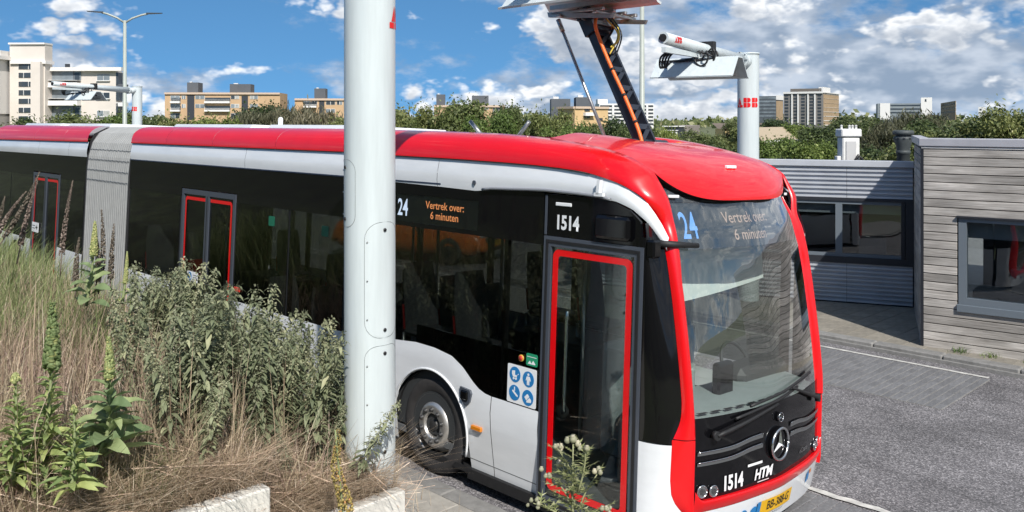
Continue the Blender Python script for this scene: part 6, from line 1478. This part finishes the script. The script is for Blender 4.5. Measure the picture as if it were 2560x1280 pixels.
def dead_spike(px_top, px_base, Y, label, seed):
    a, b = atY(*px_base, Y), atY(*px_top, Y); o = empty('dead_mullein_stalk', a, label=label, cat='dead stalk', group='dead flower stalks'); d = b-a; g = random.Random(seed)
    w = Vector((g.uniform(-.04, .04), 0, 0)); path = lambda s: d*s+w*math.sin(s*3.1)
    me = MB().tube([path(k/8) for k in range(9)], [.007*(1-.08*k) for k in range(9)], 6).mesh('stem'); me.materials.append(mat('dead_stem', (.2, .16, .125), .85)); q = bpy.data.objects.new('stem', me); col.objects.link(q); q.parent = o
    sm = spike_mesh('seed_spike', [path(.22+.78*k/8) for k in range(9)], .021, 300, seed, .9); sm.materials.append(deadm); q = bpy.data.objects.new('seed_spike', sm); col.objects.link(q); q.parent = o
for i, (a, b, Y, lb) in enumerate((((99, 430), (-20, 640), 8.2, 'longest leaning dead stalk before the rear door'), ((94, 452), (42, 660), 8.4, 'second leaning dead stalk before the rear door'), ((66, 478), (-30, 640), 8.0, 'dead stalk leaning at the left edge'), ((182, 452), (150, 690), 8.6, 'tall curved dead stalk between rear door and bellows'),
    ((253, 522), (246, 735), 8.0, 'straight dead stalk in front of the bellows'), ((285, 560), (275, 735), 7.9, 'dead stalk at the front edge of the bellows'), ((198, 594), (188, 745), 7.8, 'short dead stalk at the rear edge of the bellows'), ((240, 585), (236, 740), 7.7, 'short dead stalk beside the yellow spike'), ((12, 490), (-40, 640), 8.2, 'dead stalk cut by the left edge'))): dead_spike(a, b, Y, lb, 70+i)
# dock by the mast foot
def dock():
    a, b = atY(862, 1330, 5.6), atY(838, 1075, 5.6); o = empty('dock_plant', a, label='yellowing dock spire in front of the mast foot', cat='dock'); d = b-a
    me = MB().tube([d*(k/6) for k in range(7)], .006, 6).mesh('stem'); me.materials.append(mulst); q = bpy.data.objects.new('stem', me); col.objects.link(q); q.parent = o
    sm = spike_mesh('seed_spike', [d*(.05+.95*k/8)+Vector((.02*math.sin(k), 0, 0)) for k in range(9)], .045, 420, 9, .42); sm.materials.append(leafmat('dock_seed', (.22, .19, .05), (.42, .37, .12), (.50, .30, .10), .2, .7)); q = bpy.data.objects.new('seed_spike', sm); col.objects.link(q); q.parent = o
dock()
# thistle
def thistle():
    g = random.Random(4); a = atY(1445, 1600, 5.5); a.z = .05; o = empty('thistle', a, label='pale green thistle with round heads in front of the bus door', cat='thistle')
    ths = mat('thistle_stem', (.30, .31, .17), .7, var=.2, vscale=25); thl = leafmat('thistle_leaf', (.16, .19, .075), (.36, .38, .18), (.5, .5, .3), .2, .65); thh = leafmat('thistle_head', (.28, .27, .17), (.48, .46, .33), (.55, .42, .42), .1, .7)
    top = 1.46; st = MB(); LV = []; LF = []; lr = []; heads = []
    def branch(p0, p1, r0):
        n = 7; bow = Vector((g.uniform(-.03, .03), 0, .02)); P = [p0.lerp(p1, k/n)+bow*math.sin(math.pi*k/n) for k in range(n+1)]
        st.tube(P, [r0*(1-.6*k/n) for k in range(n+1)], 6)
        m = max(5, int((p1-p0).length/.020))
        for k in range(m):
            p = P[0].lerp(P[-1], k/m)+bow*math.sin(math.pi*k/m); an = g.uniform(0, 6.28); L_ = g.uniform(.05, .12)
            d = Vector((math.cos(an), math.sin(an), g.uniform(.0, .7))).normalized(); s_ = d.cross(Vector((0, 0, 1))).normalized()
            for j in range(3):
                u0 = j*.3; w = .010
                for sg in (-1, 1):
                    tip = p+d*L_*(u0+.35)+s_*sg*L_*.32; o_ = len(LV); LV.extend([p+d*L_*u0-s_*.003, tip, p+d*L_*(u0+.2)+s_*.003]); LF.append((o_, o_+1, o_+2)); lr.extend([g.random()]*3)
            o_ = len(LV); LV.extend([p-s_*.006, p+d*L_*1.3, p+s_*.006]); LF.append((o_, o_+1, o_+2)); lr.extend([g.random()]*3)
        return P[-1]
    main = branch(Vector((0, 0, 0)), Vector((-.03, 0, top-.03)), .011); heads += [(main, .024), (main+Vector((.03, 0, -.03)), .02), (main+Vector((-.035, .02, -.015)), .02)]
    F_ = F/5.5
    for bx, bz, tx, tz in ((-.02, .95, -.20, 1.20), (-.02, .90, .13, 1.21), (0, .80, .17, 1.04), (-.01, .75, -.25, .95), (0, 1.1, -.13, 1.36), (0, 1.1, .04, 1.38), (0, .7, .31, .88), (0, .85, -.28, 1.05), (-.02, 1.02, -.10, 1.25), (0, .6, .25, .75)):
        e = branch(Vector((bx, g.uniform(-.02, .02), bz)), Vector((tx, g.uniform(-.12, .12), tz)), .007)
        for _ in range(g.randint(3, 5)): heads.append((e+Vector((g.uniform(-.035, .035), g.uniform(-.03, .03), g.uniform(-.03, .02))), g.uniform(.011, .018)))
    sm = st.mesh('stem'); sm.materials.append(ths); q = bpy.data.objects.new('stem', sm); col.objects.link(q); q.parent = o
    lm = fast_mesh('leaves', np.array([tuple(v) for v in LV]), np.array(LF), np.array(lr)); lm.materials.append(thl); q = bpy.data.objects.new('leaves', lm); col.objects.link(q); q.parent = o; q['kind'] = 'stuff'
    hm = MB().lathe([(0, -1), (.7, -.8), (1, -.1), (.85, .5), (.55, .85), (.7, 1.1), (0, 1.15)], 10).mesh('flower_head'); hm.materials.append(thh)
    at = hm.attributes.new('rnd', 'FLOAT', 'POINT'); at.data.foreach_set('value', np.random.default_rng(1).uniform(.2, 1, len(hm.vertices)).astype(np.float32))
    for p, r in heads:
        q = bpy.data.objects.new('flower_head', hm); col.objects.link(q); q.parent = o; q.location = p; q.scale = (r, r, r); q.rotation_euler = (g.uniform(-.4, .4), g.uniform(-.4, .4), 0)
thistle()
# thin dry stalks on the near footway and tufts by the timber wall
def sprigs():
    g = np.random.default_rng(8); n = 60; l = g.uniform(-.95, -.3, n); t = g.uniform(-2.3, .3, n); B = np.c_[P0.x+NV.x*l+DV.x*t, P0.y+NV.y*l+DV.y*t, np.full(n, .05)]
    V, Fc, r = blades(B, g.uniform(.08, .32, n), g.uniform(.0015, .0028, n), g.uniform(.1, .9, n), g, 4)
    link('dry_sprigs', fast_mesh('dry_sprigs', V, Fc, r), straw, None, label='thin dry sprigs in the joints of the near footway', cat='grass', kind='stuff')
    for k, (s, lb) in enumerate(((.55, 'small weed tuft near the corner of the timber wall'), (.95, 'small weed tuft under the window of the timber wall'), (1.5, 'small weed tuft at the edge below the timber wall'))):
        B = np.array([tuple(A_+WD*s+WN*.06)]*70)+np.c_[g.normal(scale=.06, size=(70, 2)), np.full(70, .085)]
        V, Fc, r = blades(B, g.uniform(.04, .13, 70), np.full(70, .004), g.uniform(.2, 1.1, 70), g, 3)
        link('weed_tuft', fast_mesh('weed_tuft', V, Fc, r), lush, None, label=lb, cat='weed', group='weeds at the timber wall')
sprigs()
